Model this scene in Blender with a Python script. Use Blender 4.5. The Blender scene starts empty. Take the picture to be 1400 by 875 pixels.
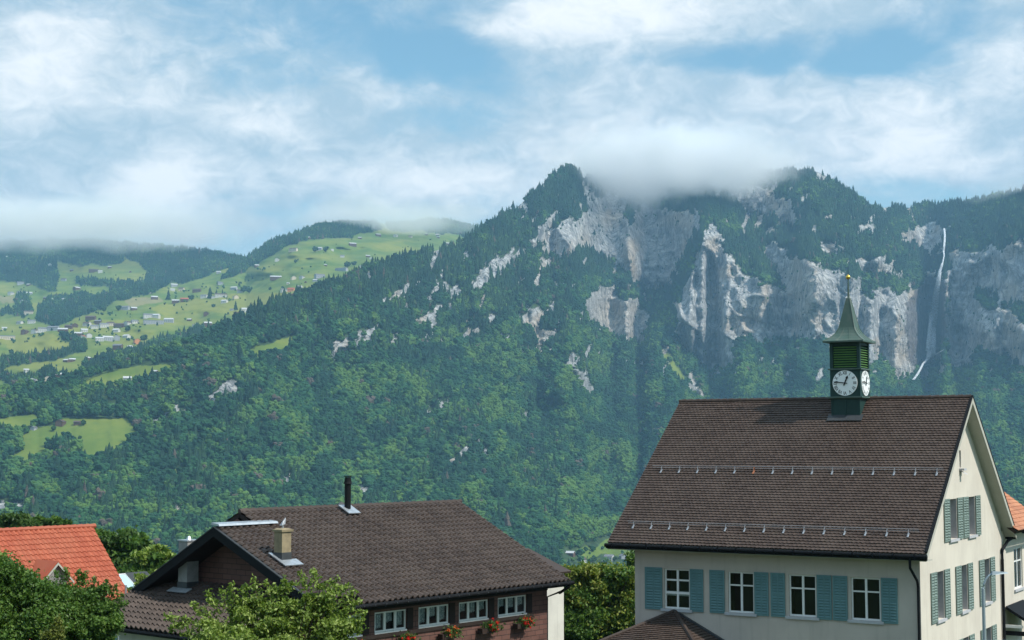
import bpy, bmesh, math, random
import numpy as np
from mathutils import Vector, Matrix

# ------------------------------------------------------------------ camera
SC = bpy.context.scene
COL = SC.collection
EYE = 12.0
F = 2066.0            # focal length in photo pixels (photo 1400 x 875)
HOR = 607.0           # row of the horizon in the photo
PITCH = math.atan((HOR - 437.5) / F)
cam_d = bpy.data.cameras.new("camera")
cam = bpy.data.objects.new("camera", cam_d)
COL.objects.link(cam)
cam.location = (0, 0, EYE)
cam.rotation_euler = (math.pi / 2 + PITCH, 0, 0)
cam_d.sensor_width = 36.0
cam_d.lens = F / 1400.0 * 36.0
cam_d.clip_start = 0.5
cam_d.clip_end = 60000
SC.camera = cam

# ------------------------------------------------------------------ light
SUN_EL = math.radians(48)
SUN_AZ = math.radians(119)        # clockwise from the viewing direction (+Y)
sun_dir = Vector((math.sin(SUN_AZ) * math.cos(SUN_EL), math.cos(SUN_AZ) * math.cos(SUN_EL), math.sin(SUN_EL)))
sd = bpy.data.lights.new("sun", 'SUN')
sd.energy = 3.5
sd.angle = math.radians(1.5)
sd.color = (1.0, 0.94, 0.84)
so = bpy.data.objects.new("sun", sd)
COL.objects.link(so)
so.rotation_euler = sun_dir.to_track_quat('Z', 'Y').to_euler()
so.location = (0, 0, 200)

SC.view_settings.view_transform = 'Standard'
SC.view_settings.look = 'None'
SC.view_settings.exposure = 0.5
SC.view_settings.gamma = 1.0
SC.view_settings.use_curve_mapping = False
SC.render.engine = 'CYCLES'
SC.cycles.volume_bounces = 10
SC.cycles.max_bounces = 12
SC.cycles.diffuse_bounces = 2
SC.cycles.glossy_bounces = 2
SC.cycles.transmission_bounces = 4
SC.cycles.transparent_max_bounces = 12
SC.cycles.volume_step_rate = 0.4
SC.cycles.volume_max_steps = 96
SC.cycles.use_denoising = True
SC.cycles.sample_clamp_indirect = 4.0


def pxdir(px, py):
    """world direction (per metre of depth Y) through a photo pixel"""
    a = (px - 700.0) / F
    b = (437.5 - py) / F
    y = math.cos(PITCH) - b * math.sin(PITCH)
    z = math.sin(PITCH) + b * math.cos(PITCH)
    return (a / y, z / y)


def pxdir_np(px, py):
    a = (px - 700.0) / F
    b = (437.5 - py) / F
    y = math.cos(PITCH) - b * math.sin(PITCH)
    z = math.sin(PITCH) + b * math.cos(PITCH)
    return a / y, z / y


# ------------------------------------------------------------------ node helpers
class NT:
    def __init__(self, tree):
        self.t = tree

    def n(self, kind, **kw):
        nd = self.t.nodes.new(kind)
        for k, v in kw.items():
            if k.startswith('i_'):
                nd.inputs[k[2:].replace('_', ' ')].default_value = v
            else:
                setattr(nd, k, v)
        return nd

    def l(self, a, b):
        self.t.links.new(a, b)

    def math(self, op, a, b=None, c=None, clamp=False):
        nd = self.t.nodes.new('ShaderNodeMath')
        nd.operation = op
        nd.use_clamp = clamp
        for i, v in enumerate((a, b, c)):
            if v is None:
                continue
            if isinstance(v, (int, float)):
                nd.inputs[i].default_value = v
            else:
                self.l(v, nd.inputs[i])
        return nd.outputs[0]

    def smooth(self, v, lo, hi, a=0.0, b=1.0):
        nd = self.t.nodes.new('ShaderNodeMapRange')
        nd.interpolation_type = 'SMOOTHSTEP'
        self.l(v, nd.inputs['Value'])
        nd.inputs['From Min'].default_value = lo
        nd.inputs['From Max'].default_value = hi
        nd.inputs['To Min'].default_value = a
        nd.inputs['To Max'].default_value = b
        return nd.outputs[0]

    def mix(self, f, a, b, kind='MIX'):
        nd = self.t.nodes.new('ShaderNodeMix')
        nd.data_type = 'RGBA'
        nd.blend_type = kind
        for sock, v in ((nd.inputs['Factor'], f), (nd.inputs['A'], a), (nd.inputs['B'], b)):
            if isinstance(v, (int, float)):
                sock.default_value = v
            elif isinstance(v, (tuple, list)):
                sock.default_value = (v[0], v[1], v[2], 1)
            else:
                self.l(v, sock)
        # Mix node exposes several sockets with the same names: pick the colour ones
        return nd.outputs['Result']


def _mix_fix():
    """ShaderNodeMix keeps float, vector and colour sockets under one name: use explicit indices"""
    def mix(self, f, a, b, kind='MIX'):
        nd = self.t.nodes.new('ShaderNodeMix')
        nd.data_type = 'RGBA'
        nd.blend_type = kind
        for sock, v in ((nd.inputs[0], f), (nd.inputs[6], a), (nd.inputs[7], b)):
            if isinstance(v, (int, float)):
                sock.default_value = v if sock == nd.inputs[0] else (v, v, v, 1)
            elif isinstance(v, (tuple, list)):
                sock.default_value = (v[0], v[1], v[2], 1)
            else:
                self.l(v, sock)
        return nd.outputs[2]
    NT.mix = mix


_mix_fix()

# ------------------------------------------------------------------ sky
world = bpy.data.worlds.new("World")
SC.world = world
world.use_nodes = True
wt = world.node_tree
wt.nodes.clear()
W = NT(wt)
sky = W.n('ShaderNodeTexSky', sky_type='NISHITA', sun_disc=False)
sky.sun_elevation = SUN_EL
sky.sun_rotation = SUN_AZ
sky.air_density = 1.0
sky.dust_density = 0.6
sky.ozone_density = 2.0
tc = W.n('ShaderNodeTexCoord')
sep = W.n('ShaderNodeSeparateXYZ')
W.l(tc.outputs['Generated'], sep.inputs[0])
DX, DY, DZ = sep.outputs


def noise(T, vec, scale, detail=6, rough=0.55, dist=0.0, dim='3D'):
    nd = T.n('ShaderNodeTexNoise', noise_dimensions=dim)
    nd.inputs['Scale'].default_value = scale
    nd.inputs['Detail'].default_value = detail
    nd.inputs['Roughness'].default_value = rough
    nd.inputs['Distortion'].default_value = dist
    if vec is not None:
        T.l(vec, nd.inputs['Vector'])
    return nd.outputs[0]


# soft warp of the direction so that cloud outlines are ragged
mapw = W.n('ShaderNodeMapping')
mapw.inputs['Scale'].default_value = (1, 1, 1.7)
W.l(tc.outputs['Generated'], mapw.inputs['Vector'])
wv = W.n('ShaderNodeTexNoise')
wv.inputs['Scale'].default_value = 9
wv.inputs['Detail'].default_value = 5
wv.inputs['Roughness'].default_value = 0.55
W.l(mapw.outputs[0], wv.inputs['Vector'])
wsep = W.n('ShaderNodeSeparateXYZ')
W.l(wv.outputs['Color'], wsep.inputs[0])
PX = W.math('ADD', DX, W.math('MULTIPLY', W.math('SUBTRACT', wsep.outputs[0], 0.5), 0.085))
PZ = W.math('ADD', DZ, W.math('MULTIPLY', W.math('SUBTRACT', wsep.outputs[1], 0.5), 0.055))


def blob(cx, cy, sx, sy, amp):
    x, z = pxdir(cx, cy)
    n = math.sqrt(x * x + 1 + z * z)
    x, z = x / n, z / n
    a = W.math('MULTIPLY', W.math('SUBTRACT', PX, x), F / sx)
    b = W.math('MULTIPLY', W.math('SUBTRACT', PZ, z), F / sy)
    r = W.math('ADD', W.math('MULTIPLY', a, a), W.math('MULTIPLY', b, b))
    return W.math('MULTIPLY', W.math('POWER', 2.71828, W.math('MULTIPLY', r, -1.0)), amp)


def blobsum(lst, start):
    acc = start
    for b in lst:
        acc = W.math('ADD', acc, blob(*b))
    return acc


n_big = noise(W, mapw.outputs[0], 5.5, 7, 0.55, 0.3)
n_fine = noise(W, mapw.outputs[0], 19, 9, 0.64, 0.5)
n_puff = noise(W, mapw.outputs[0], 42, 8, 0.62, 0.6)
nz = W.math('ADD', W.math('MULTIPLY', W.math('SUBTRACT', n_big, 0.5), 1.5),
            W.math('MULTIPLY', W.math('SUBTRACT', n_fine, 0.5), 1.35))
cover = blobsum([
    (90, 95, 200, 90, .50), (20, 200, 170, 70, .30), (225, 262, 100, 48, .85), (340, 185, 70, 34, .38),
    (430, 238, 200, 48, .46), (640, 262, 150, 46, .50), (500, 140, 80, 45, .25), (40, 285, 120, 36, .34),
    (850, 8, 200, 42, .72), (700, 55, 70, 30, .34), (880, 120, 150, 70, .40), (900, 205, 190, 58, .55),
    (1050, 130, 140, 40, .40), (1245, 190, 120, 76, .62), (1385, 88, 60, 30, .40), (1110, 8, 70, 26, .36),
    (1385, 205, 90, 50, .34), (1370, 2, 70, 12, .34),
    (450, 40, 150, 50, -.40), (585, 75, 100, 40, -.38), (1060, 78, 150, 24, -.50), (1230, 60, 90, 34, -.34),
    (640, 170, 110, 34, -.22), (110, 235, 110, 26, -.26), (380, 295, 220, 16, -.10), (1330, 262, 130, 18, -.12),
    (420, 115, 90, 25, -.10),
], W.math('ADD', nz, 0.53))
mask = W.smooth(cover, 0.10, 0.88)
bright = blobsum([
    (850, 8, 165, 40, .85), (225, 262, 80, 38, .95), (180, 280, 46, 26, .3), (15, 80, 90, 62, .50), (1235, 180, 105, 74, .62),
    (345, 178, 60, 26, .60), (905, 212, 190, 42, .62), (650, 265, 140, 32, .60), (110, 18, 60, 20, .25),
    (1385, 88, 55, 28, .42), (700, 42, 70, 24, .38), (160, 105, 170, 80, .34), (40, 285, 110, 30, .30),
    (1260, 228, 110, 30, .34), (480, 245, 140, 34, .34), (860, 120, 110, 60, .22), (1080, 130, 120, 36, .22), (540, 130, 60, 24, .18),
], W.math('ADD', W.math('MULTIPLY', nz, 0.42), W.math('MULTIPLY', W.math('SUBTRACT', n_puff, 0.5), 1.25)))
bmask = W.smooth(bright, -0.12, 0.92)
ccol = W.mix(bmask, (0.345, 0.455, 0.53), (0.79, 0.805, 0.81))
bg1 = W.n('ShaderNodeBackground')
SKY_STRENGTH = 0.105
tint = W.mix(1.0, sky.outputs[0], (0.86, 1.08, 0.98), 'MULTIPLY')
W.l(tint, bg1.inputs['Color'])
bg1.inputs['Strength'].default_value = SKY_STRENGTH
bg2 = W.n('ShaderNodeBackground')
W.l(ccol, bg2.inputs['Color'])
# unseen overcast overhead boosted beyond the layers near the hills, as added fill light
W.l(W.smooth(DZ, 0.38, 0.75, 1.0, 1.9), bg2.inputs['Strength'])
mx = W.n('ShaderNodeMixShader')
W.l(mask, mx.inputs[0])
W.l(bg1.outputs[0], mx.inputs[1])
W.l(bg2.outputs[0], mx.inputs[2])
wo = W.n('ShaderNodeOutputWorld')
W.l(mx.outputs[0], wo.inputs['Surface'])


# ------------------------------------------------------------------ object helpers
def tag(o, label=None, cat=None, group=None, kind=None):
    if label:
        o['label'] = label
    if cat:
        o['category'] = cat
    if group:
        o['group'] = group
    if kind:
        o['kind'] = kind
    return o


def empty(name, loc=(0, 0, 0), rz=0.0, parent=None):
    o = bpy.data.objects.new(name, None)
    o.empty_display_size = 0.2
    COL.objects.link(o)
    o.location = loc
    o.rotation_euler = (0, 0, rz)
    if parent:
        o.parent = parent
    return o


def np_mesh(name, V, faces, mats, parent=None, smooth=False, matidx=None, attrs=None):
    """mesh object from arrays; faces: (n,3) or (n,4) int array or list of lists"""
    me = bpy.data.meshes.new(name)
    V = np.asarray(V, dtype=np.float32)
    if isinstance(faces, np.ndarray):
        nf, k = faces.shape
        me.vertices.add(len(V))
        me.vertices.foreach_set('co', V.ravel())
        me.loops.add(nf * k)
        me.loops.foreach_set('vertex_index', faces.astype(np.int32).ravel())
        me.polygons.add(nf)
        me.polygons.foreach_set('loop_start', np.arange(0, nf * k, k, dtype=np.int32))
        me.update(calc_edges=True)
    else:
        me.from_pydata([tuple(v) for v in V], [], faces)
    if not isinstance(mats, (list, tuple)):
        mats = [mats]
    for m in mats:
        me.materials.append(m)
    if matidx is not None:
        me.polygons.foreach_set('material_index', np.asarray(matidx, dtype=np.int32))
    if attrs:
        for k2, a in attrs.items():
            a = np.asarray(a, dtype=np.float32)
            if a.ndim == 1:
                at = me.attributes.new(k2, 'FLOAT', 'POINT')
                at.data.foreach_set('value', a)
            else:
                at = me.attributes.new(k2, 'FLOAT_COLOR', 'POINT')
                at.data.foreach_set('color', a.ravel())
    me.polygons.foreach_set('use_smooth', np.full(len(me.polygons), smooth))
    me.update()
    o = bpy.data.objects.new(name, me)
    COL.objects.link(o)
    if parent:
        o.parent = parent
    return o


# ------------------------------------------------------------------ numpy noise
def _hash(ix, iy, seed):
    h = (ix.astype(np.int64) * 374761393 + iy.astype(np.int64) * 668265263 + seed * 1442695041) & 0x7fffffff
    h = ((h ^ (h >> 13)) * 1274126177) & 0x7fffffff
    h = h ^ (h >> 16)
    return (h & 0xffff) / 65535.0


def vnoise(x, y, seed=0):
    ix = np.floor(x).astype(np.int64)
    iy = np.floor(y).astype(np.int64)
    fx = x - ix
    fy = y - iy
    fx = fx * fx * fx * (fx * (fx * 6 - 15) + 10)
    fy = fy * fy * fy * (fy * (fy * 6 - 15) + 10)
    a = _hash(ix, iy, seed)
    b = _hash(ix + 1, iy, seed)
    c = _hash(ix, iy + 1, seed)
    d = _hash(ix + 1, iy + 1, seed)
    return (a + (b - a) * fx) + ((c + (d - c) * fx) - (a + (b - a) * fx)) * fy


def fbm(x, y, octs=5, seed=0, gain=0.5, ridged=False):
    s = 0.0
    amp = 1.0
    tot = 0.0
    for o in range(octs):
        n = vnoise(x + 17.3 * o, y - 9.1 * o, seed + o * 7)
        if ridged:
            n = 1 - np.abs(2 * n - 1)
        s = s + n * amp
        tot += amp
        amp *= gain
        x = x * 2.03
        y = y * 2.03
    return s / tot      # 0..1


def inpoly(px, py, poly):
    c = np.zeros(px.shape, bool)
    n = len(poly)
    j = n - 1
    for i in range(n):
        xi, yi = poly[i]
        xj, yj = poly[j]
        if yi != yj:
            cond = ((yi > py) != (yj > py)) & (px < (xj - xi) * (py - yi) / (yj - yi) + xi)
            c ^= cond
        j = i
    return c


def distline(px, py, line):
    d = np.full(px.shape, 1e9)
    for (x0, y0), (x1, y1) in zip(line[:-1], line[1:]):
        dx, dy = x1 - x0, y1 - y0
        t = np.clip(((px - x0) * dx + (py - y0) * dy) / (dx * dx + dy * dy + 1e-9), 0, 1)
        d = np.minimum(d, np.hypot(px - x0 - t * dx, py - y0 - t * dy))
    return d


def interp(x, pts):
    return np.interp(x, [p[0] for p in pts], [p[1] for p in pts])

# ================================================================== TERRAIN
class Terrain:
    """hill surface: column by bearing, row by height in the view, each vertex at its own real distance"""

    def __init__(self, us, nrow, vbot, vtop, ybot, ytop, steep, relief):
        nu = len(us)
        self.us = us
        self.nrow = nrow
        self.vb = interp(us, vbot) if isinstance(vbot, list) else np.full(nu, float(vbot))
        self.vt = interp(us, vtop)
        # a little raggedness in the skyline
        self.vt = self.vt + (fbm(us / 23.0, us * 0 + 3.3, 3, 5) - 0.5) * 5
        t = np.linspace(0, 1, nrow)[:, None]
        self.U = np.repeat(us[None, :], nrow, 0)
        self.V = self.vb[None, :] + t * (self.vt - self.vb)[None, :]
        w = steep(self.U, self.V)
        cum = np.cumsum(w, axis=0)
        cum = (cum - cum[0]) / (cum[-1] - cum[0])
        # smooth the depth profile sideways so that neighbouring columns agree
        k = 9
        ker = np.hanning(k + 2)[1:-1]
        ker /= ker.sum()
        pad = np.pad(cum, ((0, 0), (k // 2, k // 2)), mode='edge')
        cum = sum(ker[i] * pad[:, i:i + nu] for i in range(k))
        def soft(a, k=41):
            kk = np.hanning(k + 2)[1:-1]
            return np.convolve(np.pad(a, k // 2, mode='edge'), kk / kk.sum(), 'valid')
        yb = soft(interp(us, ybot))[None, :]
        yt = soft(interp(us, ytop), 15)[None, :]
        Y = yb * (yt / yb) ** cum
        Y = Y * (1 + relief(self.U, self.V))
        self.Y = Y
        dx, dz = pxdir_np(self.U, self.V)
        self.P = np.stack([dx * Y, Y, EYE + dz * Y], -1)

    def point(self, u, v):
        """surface points under photo positions (arrays)"""
        u = np.asarray(u, float)
        v = np.asarray(v, float)
        fu = np.clip((u - self.us[0]) / (self.us[1] - self.us[0]), 0, len(self.us) - 1.001)
        iu = fu.astype(int)
        fu = fu - iu
        vb = self.vb[iu] * (1 - fu) + self.vb[iu + 1] * fu
        vt = self.vt[iu] * (1 - fu) + self.vt[iu + 1] * fu
        fv = np.clip((v - vb) / (vt - vb), 0, 0.9999) * (self.nrow - 1)
        iv = fv.astype(int)
        iv = np.minimum(iv, self.nrow - 2)
        fv = (fv - iv)[..., None]
        fu = fu[..., None]
        P = self.P
        a = P[iv, iu] * (1 - fu) + P[iv, iu + 1] * fu
        b = P[iv + 1, iu] * (1 - fu) + P[iv + 1, iu + 1] * fu
        return a * (1 - fv) + b * fv

    def build(self, name, mat, attrs, back=8, down=1.0):
        nr, nu = self.U.shape
        P = self.P
        # a real back slope behind the skyline
        last = P[-1]
        rows = [P]
        for k in range(1, back + 1):
            q = last.copy()
            q[:, 1] += 260 * k
            q[:, 0] *= q[:, 1] / last[:, 1]
            q[:, 2] -= (40 * k + 22 * k * k) * down
            rows.append(q[None])
        P2 = np.concatenate(rows, 0)
        nr2 = nr + back
        idx = np.arange(nr2 * nu).reshape(nr2, nu)
        f = np.stack([idx[:-1, :-1], idx[:-1, 1:], idx[1:, 1:], idx[1:, :-1]], -1).reshape(-1, 4)
        at = {}
        for k, a in attrs.items():
            a2 = np.concatenate([a] + [a[-1:]] * back, 0)
            at[k] = a2.reshape(-1) if a2.ndim == 2 else a2.reshape(-1, a2.shape[-1])
        return np_mesh(name, P2.reshape(-1, 3), f, mat, attrs=at, smooth=True)


# ---- traced outlines (photo pixels) of bare rock, meadow and wood
ROCK = [
    [(740, 328), (748, 318), (783, 300), (800, 288), (798, 270), (831, 266), (848, 283), (861, 310), (870, 292), (881, 280),
     (901, 286), (951, 288), (959, 303), (951, 318), (939, 333), (926, 371), (916, 393), (901, 396), (876, 390),
     (851, 366), (831, 351), (818, 343), (788, 341), (758, 348), (743, 346)],
    [(975, 316), (985, 335), (1000, 355), (1022, 380), (1045, 388), (1065, 402), (1075, 412), (1085, 440), (1083, 457),
     (1055, 469), (1042, 478), (1017, 457), (1005, 480), (1005, 500), (996, 507), (969, 503), (939, 485), (921, 457),
     (925, 420), (934, 393), (950, 360), (962, 335)],
    [(1040, 340), (1058, 334), (1090, 352), (1115, 360), (1140, 369), (1160, 372), (1175, 385), (1178, 400),
     (1195, 412), (1236, 420), (1240, 440), (1242, 490), (1239, 512), (1217, 503), (1204, 490), (1190, 500),
     (1150, 480), (1129, 466), (1113, 462), (1094, 457), (1088, 430), (1075, 400), (1060, 375)],
    [(1175, 358), (1205, 354), (1223, 368), (1240, 388), (1225, 380), (1200, 372), (1178, 380)],
    [(795, 419), (812, 398), (826, 388), (851, 408), (871, 406), (885, 430), (884, 455), (878, 470), (860, 468),
     (845, 460), (830, 455), (805, 440)],
    [(715, 425), (740, 418), (745, 432), (738, 445), (758, 460), (740, 475), (725, 455), (712, 440)],
    [(780, 480), (787, 500), (795, 508), (812, 528), (808, 542), (795, 535), (785, 520), (768, 505)],
    [(821, 480), (831, 480), (829, 492), (820, 490)],
    [(523, 408), (543, 396), (561, 391), (564, 398), (548, 408), (531, 417), (523, 415)],
    [(568, 388), (580, 384), (580, 393), (572, 395)],
    [(451, 468), (476, 455), (497, 448), (516, 446), (515, 459), (500, 472), (486, 479), (458, 492), (455, 480)],
    [(569, 441), (585, 428), (599, 419), (596, 436), (580, 446), (571, 453)],
    [(601, 386), (625, 390), (632, 398), (625, 410), (605, 402)],
    [(640, 378), (652, 390), (658, 372), (672, 352), (700, 341), (718, 338), (718, 352), (690, 365), (668, 387),
     (652, 402), (643, 398)],
    [(700, 352), (712, 335), (730, 320), (738, 303), (755, 291), (772, 287), (752, 310), (742, 326), (722, 345),
     (708, 358)],
    [(622, 458), (640, 440), (648, 450), (640, 462), (625, 464)],
    [(580, 565), (592, 552), (605, 546), (622, 548), (619, 558), (600, 563), (588, 569)],
    [(651, 590), (657, 595), (668, 622), (662, 628), (655, 610)],
    [(487, 662), (495, 658), (512, 680), (510, 692), (492, 690), (488, 675)],
    [(279, 540), (295, 528), (314, 522), (327, 519), (322, 536), (308, 543), (282, 547)],
    [(206, 575), (241, 560), (255, 556), (268, 563), (250, 568), (230, 572), (212, 579)],
    [(-60, 688), (0, 690), (35, 688), (38, 700), (10, 706), (-60, 708)],
    [(232, 692), (242, 686), (253, 684), (250, 698), (240, 708), (234, 704)],
    [(262, 700), (275, 697), (278, 712), (266, 716)],
    [(976, 256), (1050, 254), (1062, 275), (1060, 292), (1030, 290), (1000, 272)],
    [(1050, 262), (1075, 270), (1091, 298), (1088, 309), (1065, 300), (1052, 280)],
    [(1176, 303), (1190, 302), (1196, 313), (1190, 320), (1180, 315)],
    [(1123, 331), (1155, 338), (1152, 347), (1125, 343)],
    [(1226, 323), (1255, 312), (1286, 303), (1292, 315), (1286, 338), (1269, 342), (1241, 333)],
    [(1268, 372), (1284, 370), (1278, 392), (1262, 402)],
    [(1319, 356), (1340, 342), (1364, 338), (1377, 330), (1400, 329), (1560, 322), (1560, 420), (1400, 415),
     (1380, 418), (1364, 410), (1361, 401), (1332, 390), (1327, 370)],
    [(1294, 382), (1307, 378), (1312, 390), (1307, 402), (1294, 401)],
    [(1297, 414), (1314, 412), (1332, 426), (1324, 455), (1326, 484), (1313, 488), (1302, 470), (1300, 448)],
    [(1332, 424), (1380, 420), (1384, 440), (1400, 462), (1560, 470), (1560, 510), (1400, 502), (1388, 490), (1380, 455), (1338, 448)],
    [(1238, 415), (1252, 395), (1270, 378), (1292, 382), (1292, 420), (1296, 460), (1282, 492), (1262, 503),
     (1246, 498), (1240, 470)],
    [(1297, 345), (1345, 343), (1334, 400), (1342, 445), (1332, 500), (1300, 506), (1294, 440), (1297, 400)],
    [(1196, 395), (1236, 400), (1262, 420), (1250, 512), (1225, 515), (1196, 470)],
    [(1018, 376), (1062, 392), (1090, 400), (1096, 456), (1083, 462), (1058, 422), (1030, 398)],
    [(958, 318), (976, 305), (990, 330), (975, 350)], [(1300, 440), (1400, 440), (1560, 440), (1560, 500), (1400, 492), (1340, 480)],
    [(936, 508), (946, 512), (956, 526), (966, 545), (955, 548), (944, 530)],
    [(1255, 505), (1276, 500), (1270, 524), (1256, 520)],
    [(1096, 452), (1112, 465), (1110, 472), (1092, 468)],
    [(380, 650), (398, 646), (405, 655), (395, 664), (382, 660)],
    [(708, 560), (722, 568), (720, 582), (710, 578)],
    [(600, 632), (640, 612), (652, 606), (646, 622), (612, 638)],
]
WETROCK = [(1238, 415), (1252, 395), (1266, 378), (1292, 382), (1292, 420), (1296, 460), (1282, 492), (1262, 503),
           (1246, 498), (1240, 470)]
MEADOW_M = [
    [(332, 480), (352, 472), (375, 468), (400, 457), (407, 462), (398, 478), (370, 488), (336, 490)],
    [(70, 583), (88, 572), (130, 570), (176, 573), (190, 592), (176, 606), (158, 622), (122, 634), (103, 630), (100, 606),
     (80, 592)],
    [(-160, 566), (0, 572), (45, 567), (58, 572), (55, 582), (0, 588), (-160, 590)],
    [(20, 602), (50, 585), (80, 580), (98, 598), (72, 608), (50, 620), (24, 614)],
    [(4, 634), (30, 615), (62, 616), (78, 622), (60, 632), (30, 640)],
    [(108, 525), (141, 510), (190, 500), (240, 497), (236, 506), (216, 515), (175, 522), (151, 530), (118, 532)],
    [(219, 648), (240, 642), (257, 644), (256, 656), (230, 660)],
    [(790, 751), (801, 746), (814, 748), (844, 729), (866, 740), (960, 740), (960, 775), (855, 762), (823, 757), (805, 766),
     (792, 758)],
    [(900, 468), (912, 476), (925, 500), (938, 522), (930, 528), (912, 505), (902, 488)],
]
WOOD_L = [
    [(-160, 352), (0, 352), (75, 356), (80, 380), (76, 402), (63, 398), (38, 388), (0, 384), (-160, 392)],
    [(60, 330), (163, 330), (168, 358), (150, 362), (110, 363), (63, 358)],
    [(-160, 335), (60, 328), (60, 352), (-160, 360)],
    [(163, 330), (230, 325), (330, 325), (335, 345), (322, 360), (284, 378), (256, 387), (226, 390), (206, 400), (196, 385),
     (206, 378), (190, 360), (166, 352)],
    [(100, 380), (130, 383), (165, 386), (196, 386), (208, 400), (180, 407), (156, 411), (138, 422), (120, 430),
     (75, 446), (50, 441), (52, 420), (72, 408), (90, 404), (113, 402), (150, 404), (150, 393), (105, 388)],
    [(350, 335), (400, 312), (438, 298), (506, 298), (520, 316), (480, 323), (450, 326), (418, 329), (395, 336), (375, 348),
     (350, 360), (322, 378), (300, 384), (318, 362)],
    [(520, 300), (566, 300), (600, 296), (660, 300), (720, 320), (700, 345), (650, 336), (630, 324), (600, 318), (575, 316),
     (540, 316)],
    [(22, 405), (38, 400), (44, 430), (30, 436), (16, 428)],
    [(92, 340), (105, 335), (140, 340), (120, 350)],
]
HEDGE_L = [   # lines of trees through the meadows: points, half width
    ([(-160, 500), (0, 500), (22, 495), (50, 492), (75, 489), (98, 482), (113, 474), (108, 468), (98, 464), (86, 460)], 4.5),
    ([(120, 504), (140, 497), (165, 493), (190, 486), (205, 477), (240, 466), (275, 456)], 6),
    ([(-160, 512), (-20, 512), (20, 524), (60, 516), (108, 520), (135, 512)], 4),
    ([(0, 428), (10, 424), (22, 432)], 3),
]
BROWN_L = [[(166, 408), (215, 405), (226, 412), (180, 420)], [(0, 404), (20, 405), (22, 414), (0, 414)]]
YELLOW_L = [[(300, 405), (395, 398), (385, 412), (320, 430), (270, 428)], [(0, 462), (60, 452), (100, 470), (90, 480), (20, 488)],
            [(200, 420), (280, 408), (300, 418), (225, 432)]]


def warp(u, v, s=1.0):
    du = (fbm(u / 14, v / 14, 4, 11) - 0.5) * 14 * s
    dv = (fbm(u / 14, v / 14, 4, 23) - 0.5) * 14 * s
    return u + du, v + dv


def rockmask(u, v, raw=False):
    uu, vv = warp(u, v, 1.25)
    uu = uu + (fbm(u / 4.5, v / 4.5, 3, 161) - 0.5) * 9
    vv = vv + (fbm(u / 4.5, v / 6, 3, 162) - 0.5) * 12
    m = np.zeros(u.shape, bool)
    for p in ROCK:
        xs = [q[0] for q in p]
        ys = [q[1] for q in p]
        sel = (uu > min(xs) - 1) & (uu < max(xs) + 1) & (vv > min(ys) - 1) & (vv < max(ys) + 1)
        if sel.any():
            mm = np.zeros(u.shape, bool)
            mm[sel] = inpoly(uu[sel], vv[sel], p)
            m |= mm
    m = m.astype(float)
    if raw:
        return m
    # wooded ledges and gullies inside the cliffs
    big = (u > 730) & (v < 520)
    ledge = fbm(u / 17 + v / 60, v / 8, 4, 31)
    m = np.where(big, m * (ledge < 0.88), m * (fbm(u / 7, v / 7, 3, 37) < 0.66))
    # loose outcrops scattered through the upper woods
    zone = np.clip((u - 440) / 200, 0, 1) * np.clip((560 - v) / 140, 0, 1)
    zone = np.maximum(zone, ((u > 960) & (v < 520)) * 1.0)
    n = fbm(u / 9 + v / 22, v / 15, 4, 41)
    m = np.maximum(m, (n > 0.735 - 0.05 * zone) * (zone > 0.25) * 1.0)
    return m


def meadowmask(u, v, polys, s=0.35):
    uu, vv = warp(u, v, s)
    m = np.zeros(u.shape, bool)
    for p in polys:
        m |= inpoly(uu, vv, p)
    return m.astype(float)


# ---- main mountain
SKYLINE = [(-160, 560), (0, 532), (60, 520), (120, 507), (171, 492), (203, 481), (240, 469), (277, 458), (310, 443), (354, 424),
           (389, 409), (440, 391), (451, 386), (496, 368), (527, 360), (554, 351), (606, 341), (622, 336), (640, 327),
           (652, 317), (672, 304), (700, 290), (718, 274), (735, 258), (750, 246), (765, 234), (776, 229), (786, 232),
           (798, 244), (815, 246), (850, 243), (900, 240), (960, 238), (1000, 236), (1050, 236), (1090, 236),
           (1112, 233), (1125, 238), (1140, 247), (1152, 254), (1165, 263), (1180, 277), (1200, 285), (1240, 283),
           (1270, 280), (1300, 279), (1330, 276), (1370, 268), (1400, 262), (1560, 255)]


def steep_M(u, v):
    w = np.ones(u.shape)
    r = rockmask(u, v, raw=True)
    w = np.where((r > 0) & (u > 700), 0.16, w)
    w = np.where((v > 640), 1.5, w)
    return w


def line_field(u, v, line, width, sgn=1.0):
    d = distline(u, v, line)
    return sgn * np.exp(-(d / width) ** 2)


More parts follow.
